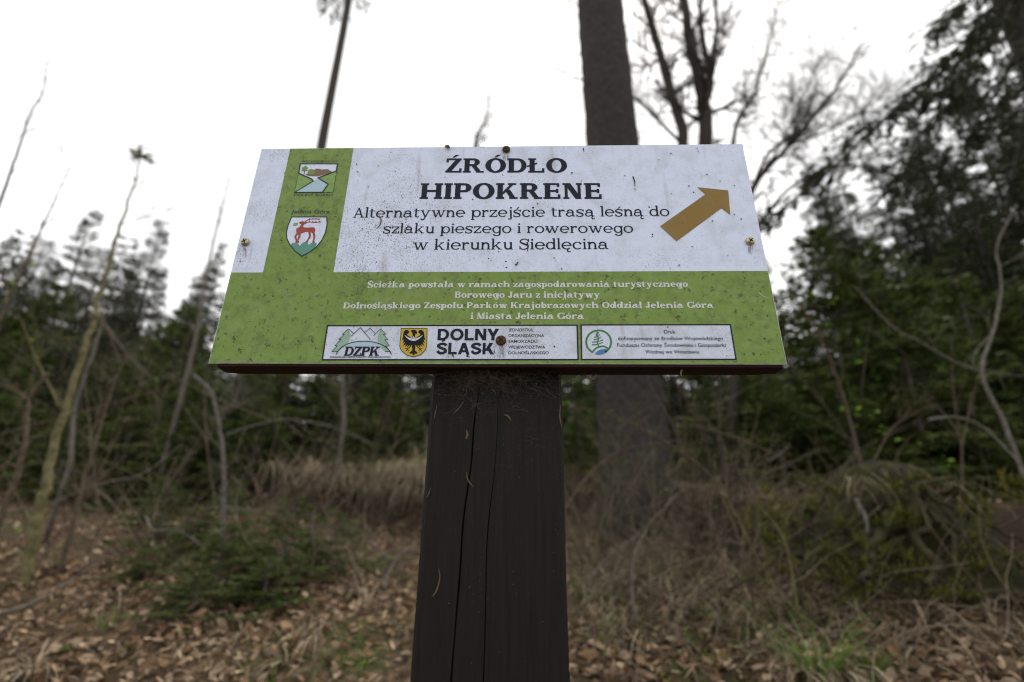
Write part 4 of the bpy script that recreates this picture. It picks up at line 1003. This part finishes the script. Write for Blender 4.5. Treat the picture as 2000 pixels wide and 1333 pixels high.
# ---- big spruce at the upper right corner with hanging limbs
Yt = 4.6; P1 = ray(1985, 60, Yt); gx = P1.x+.1; gz = gh(gx, Yt)
t2 = empty('spruce_tree', (gx, Yt, gz-.05), 'big spruce in the upper right corner with limbs hanging into view', 'spruce')
b = MB(); b.tube([(gx+.04*sin(k), Yt, gz-.1+k) for k in range(14)], [.24*(1-.04*k)+(.1 if k == 0 else 0) for k in range(14)], 16, .03, r3)
b.build('trunk', MAT['big_bark'], t2, t2.location, True)
wood = MB(); fol = MB()
def limb(r, pts, rad, L_=.34, n=30, dens=1.0, bare=.0):
    pts = catmull(pts, 6); k = len(pts); wood.tube(pts, [rad*(1-.85*i/(k-1)) for i in range(k)], 5)
    for j in range(n):
        u = r.uniform(.12, 1); f = u*(k-1); m = min(k-2, int(f)); Q = pts[m].lerp(pts[m+1], f-m); dr = (pts[m+1]-pts[m]).normalized()
        sd = dr.cross(Vector((0, 0, 1))).normalized()*r.choice((1, -1)); td = (dr*.5+sd*r.uniform(.2, .9)+Vector((0, 0, -r.uniform(-.75, 1.1)))).normalized()
        tw = wander(r, Q, td, L_*r.uniform(.5, 1.3), 5, .1, -.12); wood.tube(tw, [.0035*(1-i/7) for i in range(6)], 3)
        if r.random() < bare: continue
        for s_ in range(int(46*dens)):
            w_ = r.random(); f2 = w_*5; m2 = min(4, int(f2)); B = tw[m2].lerp(tw[m2+1], f2-m2); nd = ((tw[m2+1]-tw[m2]).normalized()+Vector((r.gauss(0, .5), r.gauss(0, .5), r.gauss(0, .4)))).normalized()
            sv = nd.cross(Vector((r.gauss(0, 1), r.gauss(0, 1), r.gauss(0, 1)))).normalized()*.009; l2 = r.uniform(.04, .09)
            fol.add([B-sv*.4, B+nd*l2*.5-sv, B+nd*l2, B+nd*l2*.5+sv, B+sv*.4], [(0, 1, 2, 3, 4)])
def RP(l): return [ray(x, y, Y) for x, y, Y in l]
top = Vector((gx, Yt, 0))
limb(r3, [Vector((gx, Yt, ray(1985, -10, Yt).z))]+RP([(1900, 100, 4.3), (1800, 165, 4.0), (1700, 260, 3.8), (1600, 350, 3.7), (1485, 440, 3.6)]), .040, .34, 90, .55, .35)
limb(r3, [Vector((gx, Yt, ray(1985, -60, Yt).z))]+RP([(1940, 60, 4.2), (1880, 160, 3.9), (1800, 280, 3.7), (1740, 380, 3.6)]), .026, .42, 80, .7)
limb(r3, [Vector((gx, Yt, ray(1985, -160, Yt).z))]+RP([(1960, -40, 4.1), (1920, 60, 3.8), (1860, 130, 3.5), (1845, 190, 3.4)]), .024, .42, 85, .7)
limb(r3, [Vector((gx, Yt, ray(1985, 150, Yt).z))]+RP([(1960, 200, 4.2), (1900, 260, 3.9), (1850, 350, 3.8), (1800, 330, 3.7)]), .022, .40, 70, .6, .2)
limb(r3, [Vector((gx, Yt, ray(1985, -220, Yt).z))]+RP([(1985, -60, 3.9), (1960, 40, 3.5), (1975, 170, 3.3)]), .02, .45, 80, .7)
limb(r3, [Vector((gx, Yt, ray(1985, 260, Yt).z))]+RP([(1950, 330, 4.2), (1800, 345, 3.9), (1660, 325, 3.8), (1600, 330, 3.8)]), .02, .30, 50, .7, .4)
limb(r3, [Vector((gx, Yt, ray(1985, 60, Yt).z))]+RP([(2020, 150, 4.0), (1990, 280, 3.7), (1960, 420, 3.6)]), .02, .40, 70, .65, .1)
limb(r3, [Vector((gx, Yt, ray(1985, -120, Yt).z))]+RP([(1955, -60, 4.2), (1900, 0, 4.0), (1862, 22, 3.9), (1832, 60, 3.8)]), .022, .36, 60, .8)
limb(r3, [Vector((gx, Yt, ray(1985, 0, Yt).z))]+RP([(1950, 25, 4.3), (1890, 75, 4.1), (1835, 125, 4.0), (1790, 190, 3.9)]), .022, .36, 60, .7)
limb(r3, [Vector((gx, Yt, ray(1985, 190, Yt).z))]+RP([(1930, 190, 4.3), (1850, 215, 4.1), (1770, 215, 4.0), (1690, 250, 3.9)]), .020, .34, 60, .6, .2)
wood.build('limbs', TD, t2, t2.location); fol.build('crown', SD, t2, t2.location)

# ---- bare trees and saplings, each drawn as its own stem
def stem_tree(name, label, cat, stems, mat, twigs=0, tl=.3, tdepth=1, group=None, seed=0, leaves=None, leafmat='bud', knots=0, updir=.5, foot=True, jit=.16, rs=.92, tip=0, trs=.38, kids=4):
    """stems: list of (points [(px, py, Y)], r0, r1)"""
    if group == GSap: twigs = twigs*2+3; tl *= .9
    r = random.Random(seed+500); a = stems[0][0][0]; P0 = ray(*a)
    root_ = empty(name, P0, label, cat, group); b = MB(); tw = MB()
    for pts, r0, r1 in stems:
        r0 *= rs; r1 *= rs
        P = catmull(RP(pts), 6); k = len(P)
        if foot and pts is stems[0][0]:
            g = Vector((P[0].x, P[0].y, gh(P[0].x, P[0].y)-.03))
            P = ([g] if g.z < P[0].z-.02 else []) + P; k = len(P)
        b.tube([p+Vector((r.gauss(0, jit*r0), r.gauss(0, jit*r0), 0)) for p in P], [max(.0008, lerp(r0, r1, i/(k-1))) for i in range(k)], 7)
        for j in range(twigs):
            u = r.uniform(.25, .98); f = u*(k-1); m = min(k-2, int(f)); Q = P[m].lerp(P[m+1], f-m); dr = (P[m+1]-P[m]).normalized()
            nd = (dr*r.uniform(.4, 1)+Vector((r.gauss(0, .6), r.gauss(0, .4), r.gauss(updir*.4, .35)))).normalized()
            twiggy(tw, r, Q, nd, tl*r.uniform(.5, 1.3), max(.0015, lerp(r0, r1, u)*trs), tdepth, .13, kids)
        if tip and pts is stems[0][0]:
            for j in range(tip): twiggy(tw, r, P[-1], Vector((r.gauss(0, 1), r.gauss(0, .6), r.gauss(.2, .7))), .10, .008, 1, .2, 3)
        for j in range(knots):
            u = r.uniform(.4, 1); f = u*(k-1); m = min(k-2, int(f)); Q = P[m].lerp(P[m+1], f-m); q = lerp(r0, r1, u)*2.2
            b.tube([Q-Vector((0, 0, q)), Q+Vector((q*.2, 0, 0)), Q+Vector((0, 0, q))], [q*.4, q, q*.3], 5)
    b.add(tw.v, tw.f); b.build('stem', mat, root_, P0, True)
    
    if leaves:
        lf = MB()
        for (x, y, Y, n, s_) in leaves:
            C_ = ray(x, y, Y)
            for j in range(n):
                q = C_+Vector((r.gauss(0, s_*.7), r.gauss(0, s_*.7), r.gauss(0, s_*.6))); m = Matrix.Rotation(r.uniform(0, 6.3), 3, 'Z') @ Matrix.Rotation(r.gauss(.3, .5), 3, 'X'); z_ = s_*r.uniform(.6, 1.2)
                lf.add([q+m @ Vector(v)*z_ for v in ((-.5, 0, 0), (-.1, .32, .1), (.6, 0, -.05), (-.1, -.32, .1))], [(0, 1, 2, 3)])
        lf.build('leaves', MAT[leafmat], root_, P0)
    return root_
GSap = 'slim bare saplings on the left'
TG, TB, TO = MAT['twig_grey'], MAT['twig_brown'], MAT['twig_olive']
stem_tree('bare_tree', 'dark leafless tree with two forking stems above the right half of the sign', 'tree',
    [([(1245, 980, 5.6), (1262, 780, 5.6), (1330, 500, 5.6), (1374, 300, 5.6), (1374, 190, 5.6), (1350, 90, 5.6), (1335, 0, 5.6), (1320, -110, 5.6)], .17, .06),
     ([(1325, 520, 5.6), (1335, 280, 5.6), (1310, 180, 5.6), (1285, 90, 5.5), (1260, 0, 5.5), (1250, -100, 5.5)], .10, .05),
     ([(1374, 200, 5.6), (1388, 150, 5.6), (1370, 60, 5.7), (1368, -60, 5.7)], .08, .03),
     ([(1385, 190, 5.6), (1392, 110, 5.6), (1400, 40, 5.5), (1385, -60, 5.5)], .05, .025),
     ([(1335, 285, 5.6), (1280, 230, 5.4), (1240, 190, 5.2), (1220, 165, 5.1)], .03, .008)],
    TD, 26, .60, 2, seed=1, jit=.06, kids=6)
stem_tree('bare_tree', 'slender leafless tree leaning right beyond the upper right corner of the sign', 'tree',
    [([(1425, 960, 4.6), (1440, 640, 4.6), (1462, 390, 4.6), (1540, 285, 4.6), (1620, 190, 4.6), (1690, 80, 4.6)], .045, .006),
     ([(1440, 640, 4.6), (1432, 280, 4.6), (1475, 180, 4.6), (1500, 90, 4.6), (1520, 20, 4.6)], .028, .005),
     ([(1462, 390, 4.6), (1500, 300, 4.5), (1560, 250, 4.4), (1600, 150, 4.4)], .018, .004),
     ([(1540, 285, 4.6), (1640, 245, 4.6), (1720, 190, 4.6)], .014, .003),
     ([(1455, 470, 4.6), (1540, 370, 4.5), (1620, 320, 4.4), (1700, 230, 4.4), (1790, 150, 4.4)], .016, .003),
     ([(1500, 330, 4.6), (1560, 210, 4.7), (1600, 120, 4.7)], .012, .003)],
    TD, 36, .5, 2, seed=2, jit=.06, rs=1.25, kids=6, trs=.45)
stem_tree('bare_tree', 'faint wispy treetop rising just above the middle of the sign', 'tree', [([(900, 640, 12), (925, 300, 12), (948, 235, 12), (955, 185, 12)], .07, .012)], TD, 22, .9, 2, seed=5, rs=1.3)
GSap = 'slim bare saplings on the left'
stem_tree('sapling', 'olive green sapling with a curved stem at the left, thickest of the left saplings', 'sapling',
    [([(42, 1185, 2.5), (62, 1080, 2.5), (85, 970, 2.5), (103, 885, 2.55), (140, 765, 2.6), (178, 640, 2.65), (205, 545, 2.7), (236, 440, 2.75), (262, 355, 2.8), (275, 305, 2.8)], .040, .0045),
     ([(236, 440, 2.75), (280, 425, 2.8), (350, 405, 2.9)], .005, .002), ([(125, 810, 2.6), (70, 700, 2.5), (40, 620, 2.4)], .010, .004)],
    TO, 3, .25, 1, GSap, 3, rs=.85, tip=34, leaves=[(70, 520, 2.6, 3, .03), (25, 585, 2.6, 4, .03), (20, 555, 2.6, 3, .025), (60, 460, 2.6, 1, .03), (150, 680, 2.6, 2, .025), (70, 675, 2.5, 3, .025), (118, 680, 2.5, 2, .02), ], knots=2)
PROTO_top = None
stem_tree('sapling', 'thin brownish sapling right beside the olive sapling at the left', 'sapling',
    [([(108, 1150, 2.7), (140, 1040, 2.7), (168, 925, 2.75), (200, 820, 2.8), (238, 715, 2.85), (290, 655, 2.9)], .020, .005), ([(238, 715, 2.85), (200, 620, 2.8), (170, 560, 2.75)], .008, .003)], TB, 4, .3, 1, GSap, 4, rs=.8, leaves=
    [(350, 725, 2.8, 3, .02), (300, 745, 2.8, 2, .02), (268, 770, 2.8, 2, .022), (345, 780, 2.8, 3, .02)])
stem_tree('sapling', 'pale grey sapling behind the olive sapling at the left', 'sapling',
    [([(138, 900, 3.4), (148, 790, 3.4), (182, 690, 3.4), (202, 610, 3.4), (190, 540, 3.4)], .024, .008), ([(195, 620, 3.4), (255, 700, 3.4), (300, 740, 3.4)], .009, .004)], TG, 4, .35, 1, GSap, 5, rs=.72)
stem_tree('sapling', 'crooked brown grey sapling stump at the left edge bending right', 'sapling',
    [([(2, 1010, 2.3), (38, 915, 2.3), (52, 840, 2.3), (58, 780, 2.3), (96, 728, 2.3)], .022, .012), ([(58, 785, 2.3), (20, 760, 2.3), (-40, 745, 2.2)], .009, .004)], TB, 3, .2, 1, GSap, 6, rs=.72)
stem_tree('sapling', 'hooked whitish grey sapling below the lower left corner of the sign', 'sapling',
    [([(428, 1085, 2.9), (436, 1000, 2.9), (436, 890, 2.9), (424, 810, 2.9), (412, 765, 2.9), (378, 733, 2.9)], .022, .013), ([(424, 800, 2.9), (455, 790, 2.9), (468, 750, 2.9)], .010, .004)], TG, 4, .22, 1, GSap, 7, rs=.72)
stem_tree('sapling', 'thin red brown sapling shooting up at the left edge', 'sapling',
    [([(-30, 690, 2.0), (20, 580, 2.0), (70, 470, 2.05), (110, 385, 2.1), (146, 305, 2.1)], .014, .002), ([(20, 580, 2.0), (-30, 450, 2.0)], .006, .002)], TB, 3, .2, 1, GSap, 8, rs=.72, knots=9)
stem_tree('sapling', 'thin grey sapling with knotty tip in the upper left corner', 'sapling',
    [([(-60, 560, 2.2), (0, 395, 2.2), (32, 305, 2.2), (58, 225, 2.2), (85, 180, 2.2), (92, 125, 2.2), (122, 108, 2.2)], .012, .0016)], TG, 3, .15, 1, GSap, 9, knots=12)
stem_tree('sapling', 'straight grey sapling close to the left edge of the sign', 'sapling',
    [([(368, 725, 4.8), (384, 650, 4.8), (400, 560, 4.8), (424, 440, 4.8), (440, 385, 4.8), (455, 315, 4.8)], .036, .004)], TG, 5, .4, 1, GSap, 10, rs=.72, knots=4)
stem_tree('sapling', 'short grey sapling stem under the board left of the post', 'sapling', [([(672, 830, 4.6), (670, 760, 4.6), (668, 700, 4.6)], .030, .022)], TG, 3, .25, 1, GSap, 12, rs=.72)
stem_tree('sapling', 'forked grey sapling at the right edge with one long arching branch', 'sapling',
    [([(2010, 960, 2.7), (1962, 830, 2.7), (1918, 728, 2.7), (1942, 640, 2.75), (1956, 560, 2.8), (1948, 480, 2.8), (1985, 400, 2.8)], .022, .007),
     ([(1918, 728, 2.7), (1860, 705, 2.7), (1800, 670, 2.7), (1745, 640, 2.7), (1700, 595, 2.7), (1670, 560, 2.7)], .011, .006),
     ([(1942, 645, 2.75), (1905, 690, 2.7), (1900, 720, 2.7)], .006, .004), ([(1956, 520, 2.8), (2000, 495, 2.8)], .006, .004)], TG, 3, .3, 1, None, 13, rs=.66)
stem_tree('sapling', 'dark thin upright sapling right of the thick trunk below the sign', 'sapling',
    [([(1432, 1175, 2.7), (1440, 1080, 2.7), (1428, 985, 2.7), (1408, 885, 2.7), (1404, 740, 2.7), (1402, 640, 2.7)], .014, .007)], TD, 7, .35, 1, None, 14)
stem_tree('shrub', 'leafing shrub with bright green buds in front of the thick trunk', 'shrub',
    [([(1460, 1100, 2.1), (1400, 950, 2.1), (1340, 890, 2.1), (1275, 850, 2.1), (1190, 808, 2.1), (1105, 795, 2.1)], .008, .003),
     ([(1420, 985, 2.1), (1410, 860, 2.1), (1350, 800, 2.1)], .006, .003), ([(1460, 1100, 2.1), (1480, 1000, 2.1), (1400, 850, 2.1)], .007, .003)], TB, 7, .25, 1, None, 15,
    [(1107, 790, 2.1, 6, .022), (1157, 808, 2.1, 4, .018), (1186, 803, 2.1, 4, .018), (1215, 818, 2.1, 4, .018), (1243, 830, 2.1, 4, .018), (1270, 845, 2.1, 6, .02), (1283, 877, 2.1, 4, .016), (1310, 880, 2.1, 4, .016), (1337, 905, 2.1, 4, .016), (1355, 928, 2.1, 3, .016), (1380, 945, 2.1, 3, .016), (1300, 960, 2.1, 5, .014), (1316, 822, 2.1, 3, .012), (1350, 825, 2.1, 3, .014), (1395, 985, 2.1, 4, .016), (1430, 1000, 2.1, 3, .016), (1225, 900, 2.1, 2, .012)])
stem_tree('shrub', 'thin shrub with scattered yellow green leaves right of the sign edge', 'shrub',
    [([(1690, 940, 2.9), (1660, 820, 2.9), (1620, 700, 2.9), (1560, 590, 2.9), (1510, 510, 2.9)], .010, .003), ([(1690, 940, 2.9), (1740, 840, 2.9), (1800, 800, 2.9)], .006, .003)], TB, 8, .3, 1, None, 16,
    [(1520, 515, 2.9, 8, .035), (1498, 510, 2.9, 4, .03), (1590, 570, 2.9, 5, .03), (1625, 588, 2.9, 5, .03), (1625, 625, 2.9, 3, .03), (1640, 655, 2.9, 3, .026), (1672, 673, 2.9, 4, .03), (1675, 703, 2.9, 3, .026), (1650, 800, 2.9, 5, .03), (1673, 805, 2.9, 4, .03), (1708, 808, 2.9, 5, .03), (1722, 838, 2.9, 4, .03), (1803, 872, 2.8, 4, .03), (1758, 858, 2.8, 4, .03), (1850, 900, 2.8, 4, .03), (1702, 727, 2.9, 2, .02)])
stem_tree('shrub', 'low green stemmed bramble shrub right of centre near the ground', 'shrub',
    [([(1600, 1230, 2.0), (1540, 1180, 2.0), (1490, 1110, 2.0), (1440, 1010, 2.0), (1400, 930, 2.0)], .006, .003), ([(1560, 1200, 2.0), (1530, 1050, 2.0), (1480, 990, 2.0)], .006, .003)], TO, 6, .2, 1, None, 17,
    [(1490, 1030, 2.0, 4, .018), (1480, 1145, 2.0, 4, .016), (1440, 1115, 2.0, 3, .014), (1520, 1060, 2.0, 4, .018), (1420, 960, 2.0, 4, .016), (1555, 1200, 2.0, 3, .016), (1470, 1180, 2.0, 3, .016)])
# ---- dead branches
GB = 'dead branches lying or hanging in the undergrowth'
def branch(label, pts, rad, mat, tw=2, seed=0):
    stem_tree('dead_branch', label, 'branch', [(pts, rad, rad*.4)], mat, tw, .14, 0, GB, seed+40, foot=False)
branch('long thin brown branch crossing in front of the left saplings', [(-20, 855, 2.3), (60, 832, 2.4), (190, 797, 2.6), (300, 765, 2.8), (385, 738, 2.9)], .007, TB, 4, 1)
branch('brown branch slanting low behind the olive sapling', [(15, 1000, 2.5), (90, 985, 2.5), (200, 945, 2.6), (280, 925, 2.7), (355, 868, 2.8)], .007, TG, 3, 2)
branch('pale dead branch lying on leaves at the lower left corner', [(-30, 1207, 2.0), (60, 1180, 2.1), (130, 1140, 2.2), (185, 1100, 2.3)], .010, TG, 2, 3)
branch('curled grey branch on the slope below the seedlings', [(285, 1010, 2.9), (300, 1036, 2.8), (345, 1035, 2.8), (380, 1055, 2.75), (405, 1075, 2.7)], .008, TG, 1, 4)
branch('straight brown branch lying diagonally left of the post near the bottom', [(375, 1108, 2.5), (450, 1140, 2.4), (530, 1185, 2.3), (610, 1245, 2.2)], .008, TB, 2, 5)
branch('forked upright twig left of the post near the bottom', [(498, 1260, 2.2), (528, 1180, 2.25), (565, 1115, 2.3), (598, 1098, 2.3)], .006, TB, 3, 6)
branch('grey branch arching in front of the young spruces left of the post', [(440, 850, 3.2), (510, 828, 3.2), (570, 820, 3.2), (650, 835, 3.2), (730, 870, 3.2)], .009, TG, 4, 7)
branch('bent grey branch lying across the hanging straw', [(600, 1030, 2.9), (680, 1035, 2.9), (725, 1060, 2.9), (765, 1095, 2.8)], .009, TG, 1, 8)
branch('short pale branch leaning against the slope just left of the post', [(750, 1150, 2.4), (772, 1095, 2.5), (818, 1058, 2.5)], .008, TG, 1, 9)
branch('thin pale twig along the foot of the straw bank', [(415, 990, 3.0), (480, 995, 3.0), (540, 1010, 3.0), (595, 998, 3.0)], .006, TG, 2, 10)
branch('brown arching branch between the post and the thick trunk', [(1095, 1010, 2.6), (1150, 930, 2.6), (1205, 885, 2.6), (1270, 868, 2.6), (1330, 860, 2.6)], .009, TB, 3, 11)
branch('broken brown stick standing in front of the thick trunk', [(1268, 1025, 2.3), (1302, 990, 2.3), (1338, 952, 2.3)], .010, TB, 0, 12)
branch('whitish bent stick standing in the straw right of the post', [(1240, 1215, 2.0), (1234, 1140, 2.0), (1240, 1080, 2.0), (1264, 1035, 2.0)], .008, TG, 1, 13)
branch('grey stick leaning left at the foot of the thick trunk', [(1155, 1130, 2.4), (1190, 1085, 2.4), (1245, 1048, 2.4)], .007, TG, 1, 14)
branch('brown stick leaning right at the foot of the thick trunk', [(1120, 1200, 2.2), (1180, 1145, 2.3), (1255, 1070, 2.4), (1345, 1045, 2.5)], .008, TB, 3, 15)
branch('long brown stick slanting down to the bottom edge right of the post', [(1295, 1200, 1.8), (1340, 1260, 1.7), (1390, 1340, 1.6)], .006, TB, 1, 16)
branch('horizontal thin brown stick through the straw right of the post', [(1270, 1075, 2.3), (1350, 1070, 2.3), (1440, 1085, 2.3)], .006, TB, 2, 17)
branch('low brown branch along the leaves right of the post', [(1320, 1215, 2.1), (1420, 1222, 2.1), (1500, 1205, 2.1), (1580, 1190, 2.1)], .007, TB, 3, 18)
branch('pale arching branch at right hanging above the mossy stump', [(1812, 820, 2.4), (1870, 816, 2.4), (1925, 838, 2.4), (1990, 905, 2.3), (2040, 960, 2.3)], .008, TG, 1, 19)
branch('thin budded twig reaching in from the right edge over the stump', [(1872, 978, 1.9), (1912, 1018, 1.9), (1950, 1060, 1.9), (2030, 1130, 1.8)], .005, TB, 2, 20)
branch('whitish crooked root stick standing on the mossy stump', [(1672, 975, 2.35), (1692, 1020, 2.3), (1685, 1080, 2.3), (1655, 1125, 2.3)], .011, TG, 1, 21)
branch('brown branch leaning over the mossy bank at the right', [(1560, 1150, 2.4), (1640, 1060, 2.4), (1760, 960, 2.5), (1860, 930, 2.6)], .010, TB, 4, 22)
branch('thin brown branch under the young spruces right of the thick trunk', [(1350, 830, 3.0), (1450, 860, 3.0), (1540, 905, 2.9), (1610, 970, 2.8)], .008, TB, 5, 23)
branch('grey sprig with short side twigs above the straw at right', [(1500, 900, 2.9), (1520, 890, 2.9), (1545, 868, 2.9)], .006, TG, 3, 24)
# tangle of fine dead stems right of the post: nobody could count them
b = MB(); rg = random.Random(41)
for i in range(900):
    x = rg.uniform(.35, 2.6); y = rg.uniform(1.9, 4.2); P = Vector((x, y, gh(x, y)))
    d = Vector((rg.gauss(0, .8), rg.gauss(0, .5), rg.uniform(.15, 1))); pts = wander(rg, P, d, rg.uniform(.25, .8), 5, .16, -.12)
    b.tube(pts, [.0035*(1-j/7) for j in range(6)], 3)
for i in range(70):                                   # taller whippy stems among the young spruces
    y = rg.uniform(3.0, 6.5); x = rg.choice((rg.uniform(-1.15, -.05), rg.uniform(-1.15, -.05), rg.uniform(.35, 1.2)))*(y+.5); P = Vector((x, y, gh(x, y)))
    twiggy(b, rg, P, Vector((rg.gauss(0, .35), rg.gauss(0, .3), 1)), rg.uniform(.8, 2.4), rg.uniform(.004, .010), 1, .10, 5)
for i in range(60):
    P = hit(rg.uniform(1130, 1480), rg.uniform(1030, 1180)); twiggy(b, rg, P, Vector((rg.gauss(0, .6), rg.gauss(0, .3), .9)), rg.uniform(.4, 1.1), rg.uniform(.003, .006), 1, .12, 5)
for i in range(50):
    P = hit(rg.uniform(0, 800), rg.uniform(1000, 1180)); twiggy(b, rg, P, Vector((rg.gauss(0, .6), rg.gauss(0, .3), .8)), rg.uniform(.3, .9), rg.uniform(.003, .005), 1, .12, 5)
for i in range(160):
    x = rg.uniform(-4, .0); y = rg.uniform(2.5, 5.4); P = Vector((x, y, gh(x, y)))
    d = Vector((rg.gauss(0, .8), rg.gauss(0, .5), rg.uniform(.3, 1))); pts = wander(rg, P, d, rg.uniform(.3, 1.0), 5, .14, -.08)
    b.tube(pts, [.0035*(1-j/7) for j in range(6)], 3)
tag(b.build('undergrowth_stems', island('dead_stems', [c4(.05, .036, .026), c4(.10, .075, .053), c4(.19, .15, .105), c4(.035, .027, .02)], .85)), 'tangle of fine dead brown stems in the undergrowth', 'undergrowth', kind='stuff')
# ---- mossy stump on the right-hand bank
Ys = 2.75; P = ray(1740, 1010, Ys); gz = gh(P.x, Ys)
st = empty('mossy_stump', (P.x, Ys, gz-.1), 'mossy old stump with spreading roots on the bank at the right', 'stump')
b = MB(); n = 36; rows = 16; vs = []; fs = []; rg = random.Random(3)
for i in range(rows+1):
    k = i/rows; z = -.35+.72*k
    rr = lerp(.62, .20, min(1, k*1.15)**.8) if k < .93 else .20*(1-(k-.93)/.07*.85)
    for j in range(n):
        a = 2*pi*j/n; q = rr*(1+.22*noise.noise((cos(a)*2.2, sin(a)*2.2, z*2+5))+.10*noise.noise((cos(a)*6, sin(a)*6, z*6))+.16*(1-k)*sin(a*5+1))
        vs.append((P.x+q*cos(a)*1.15, Ys+q*sin(a)*.8, P.z-.05+z+.03*noise.noise((cos(a)*3, sin(a)*3, 2))))
for i in range(rows):
    for j in range(n): fs.append((i*n+j, i*n+(j+1) % n, (i+1)*n+(j+1) % n, (i+1)*n+j))
fs.append(tuple(rows*n+j for j in range(n))); b.add(vs, fs); b.build('stump_body', MAT['moss'], st, st.location, True)
b0 = random.Random(8)
for k in range(13):
    u = k/12; x = lerp(1660, 1850, u)+b0.gauss(0, 15); dx = (u-.45)*2
    l = [(x, 955+b0.uniform(-15, 25), 2.5)]
    for q_ in range(1, 5): l.append((x+dx*(60*q_)+b0.gauss(0, 22), 955+q_*b0.uniform(42, 62), 2.5-.12*q_))
    Q = [p+Vector((b0.gauss(0, .012), b0.gauss(0, .012), b0.gauss(0, .012))) for p in catmull(RP(l), 5)]; kk = len(Q); r_ = b0.choice((.012, .018, .026, .034))
    b = MB(); b.tube(Q, [lerp(r_, r_*.35, i/(kk-1)) for i in range(kk)], 8, .25, rg); b.build('root', MAT['rootwood'], st, st.location, True)
# moss cushions and trailing moss on the stump, the right-hand bank and round the trunk foot
b = MB(); rg = random.Random(58)
def cushion(C_, n, s_):
    for i in range(n):
        d = Vector((rg.gauss(0, 1), rg.gauss(-.3, 1), abs(rg.gauss(0, .8)))).normalized()
        blade(b, C_+d*s_*rg.uniform(.1, .5), d+Vector((0, 0, .3)), s_*rg.uniform(.4, 1), s_*.16, 1.2, 2)
for i in range(1100):
    px, py, Y = rg.uniform(1450, 2060), rg.uniform(935, 1185), 2.45
    if noise.noise((px/75, py/60, 3.)) < -.02: continue  # gaps let the dark body colour read as shaded hollows
    P = hit(px, py) if rg.random() < .5 else ray(px, py, Y-(py-940)/230*.4)
    cushion(P, 18, rg.uniform(.03, .09))
for i in range(380):
    P = hit(rg.uniform(1090, 1560), rg.uniform(900, 1230)); cushion(P, 14, rg.uniform(.03, .06))
for i in range(170):
    P = hit(rg.uniform(0, 800), rg.uniform(950, 1300)); cushion(P, 14, rg.uniform(.025, .05))
tag(b.build('moss', MAT['mossblade']), 'olive moss cushions over the stump, the bank and the trunk foot', 'moss', kind='stuff')
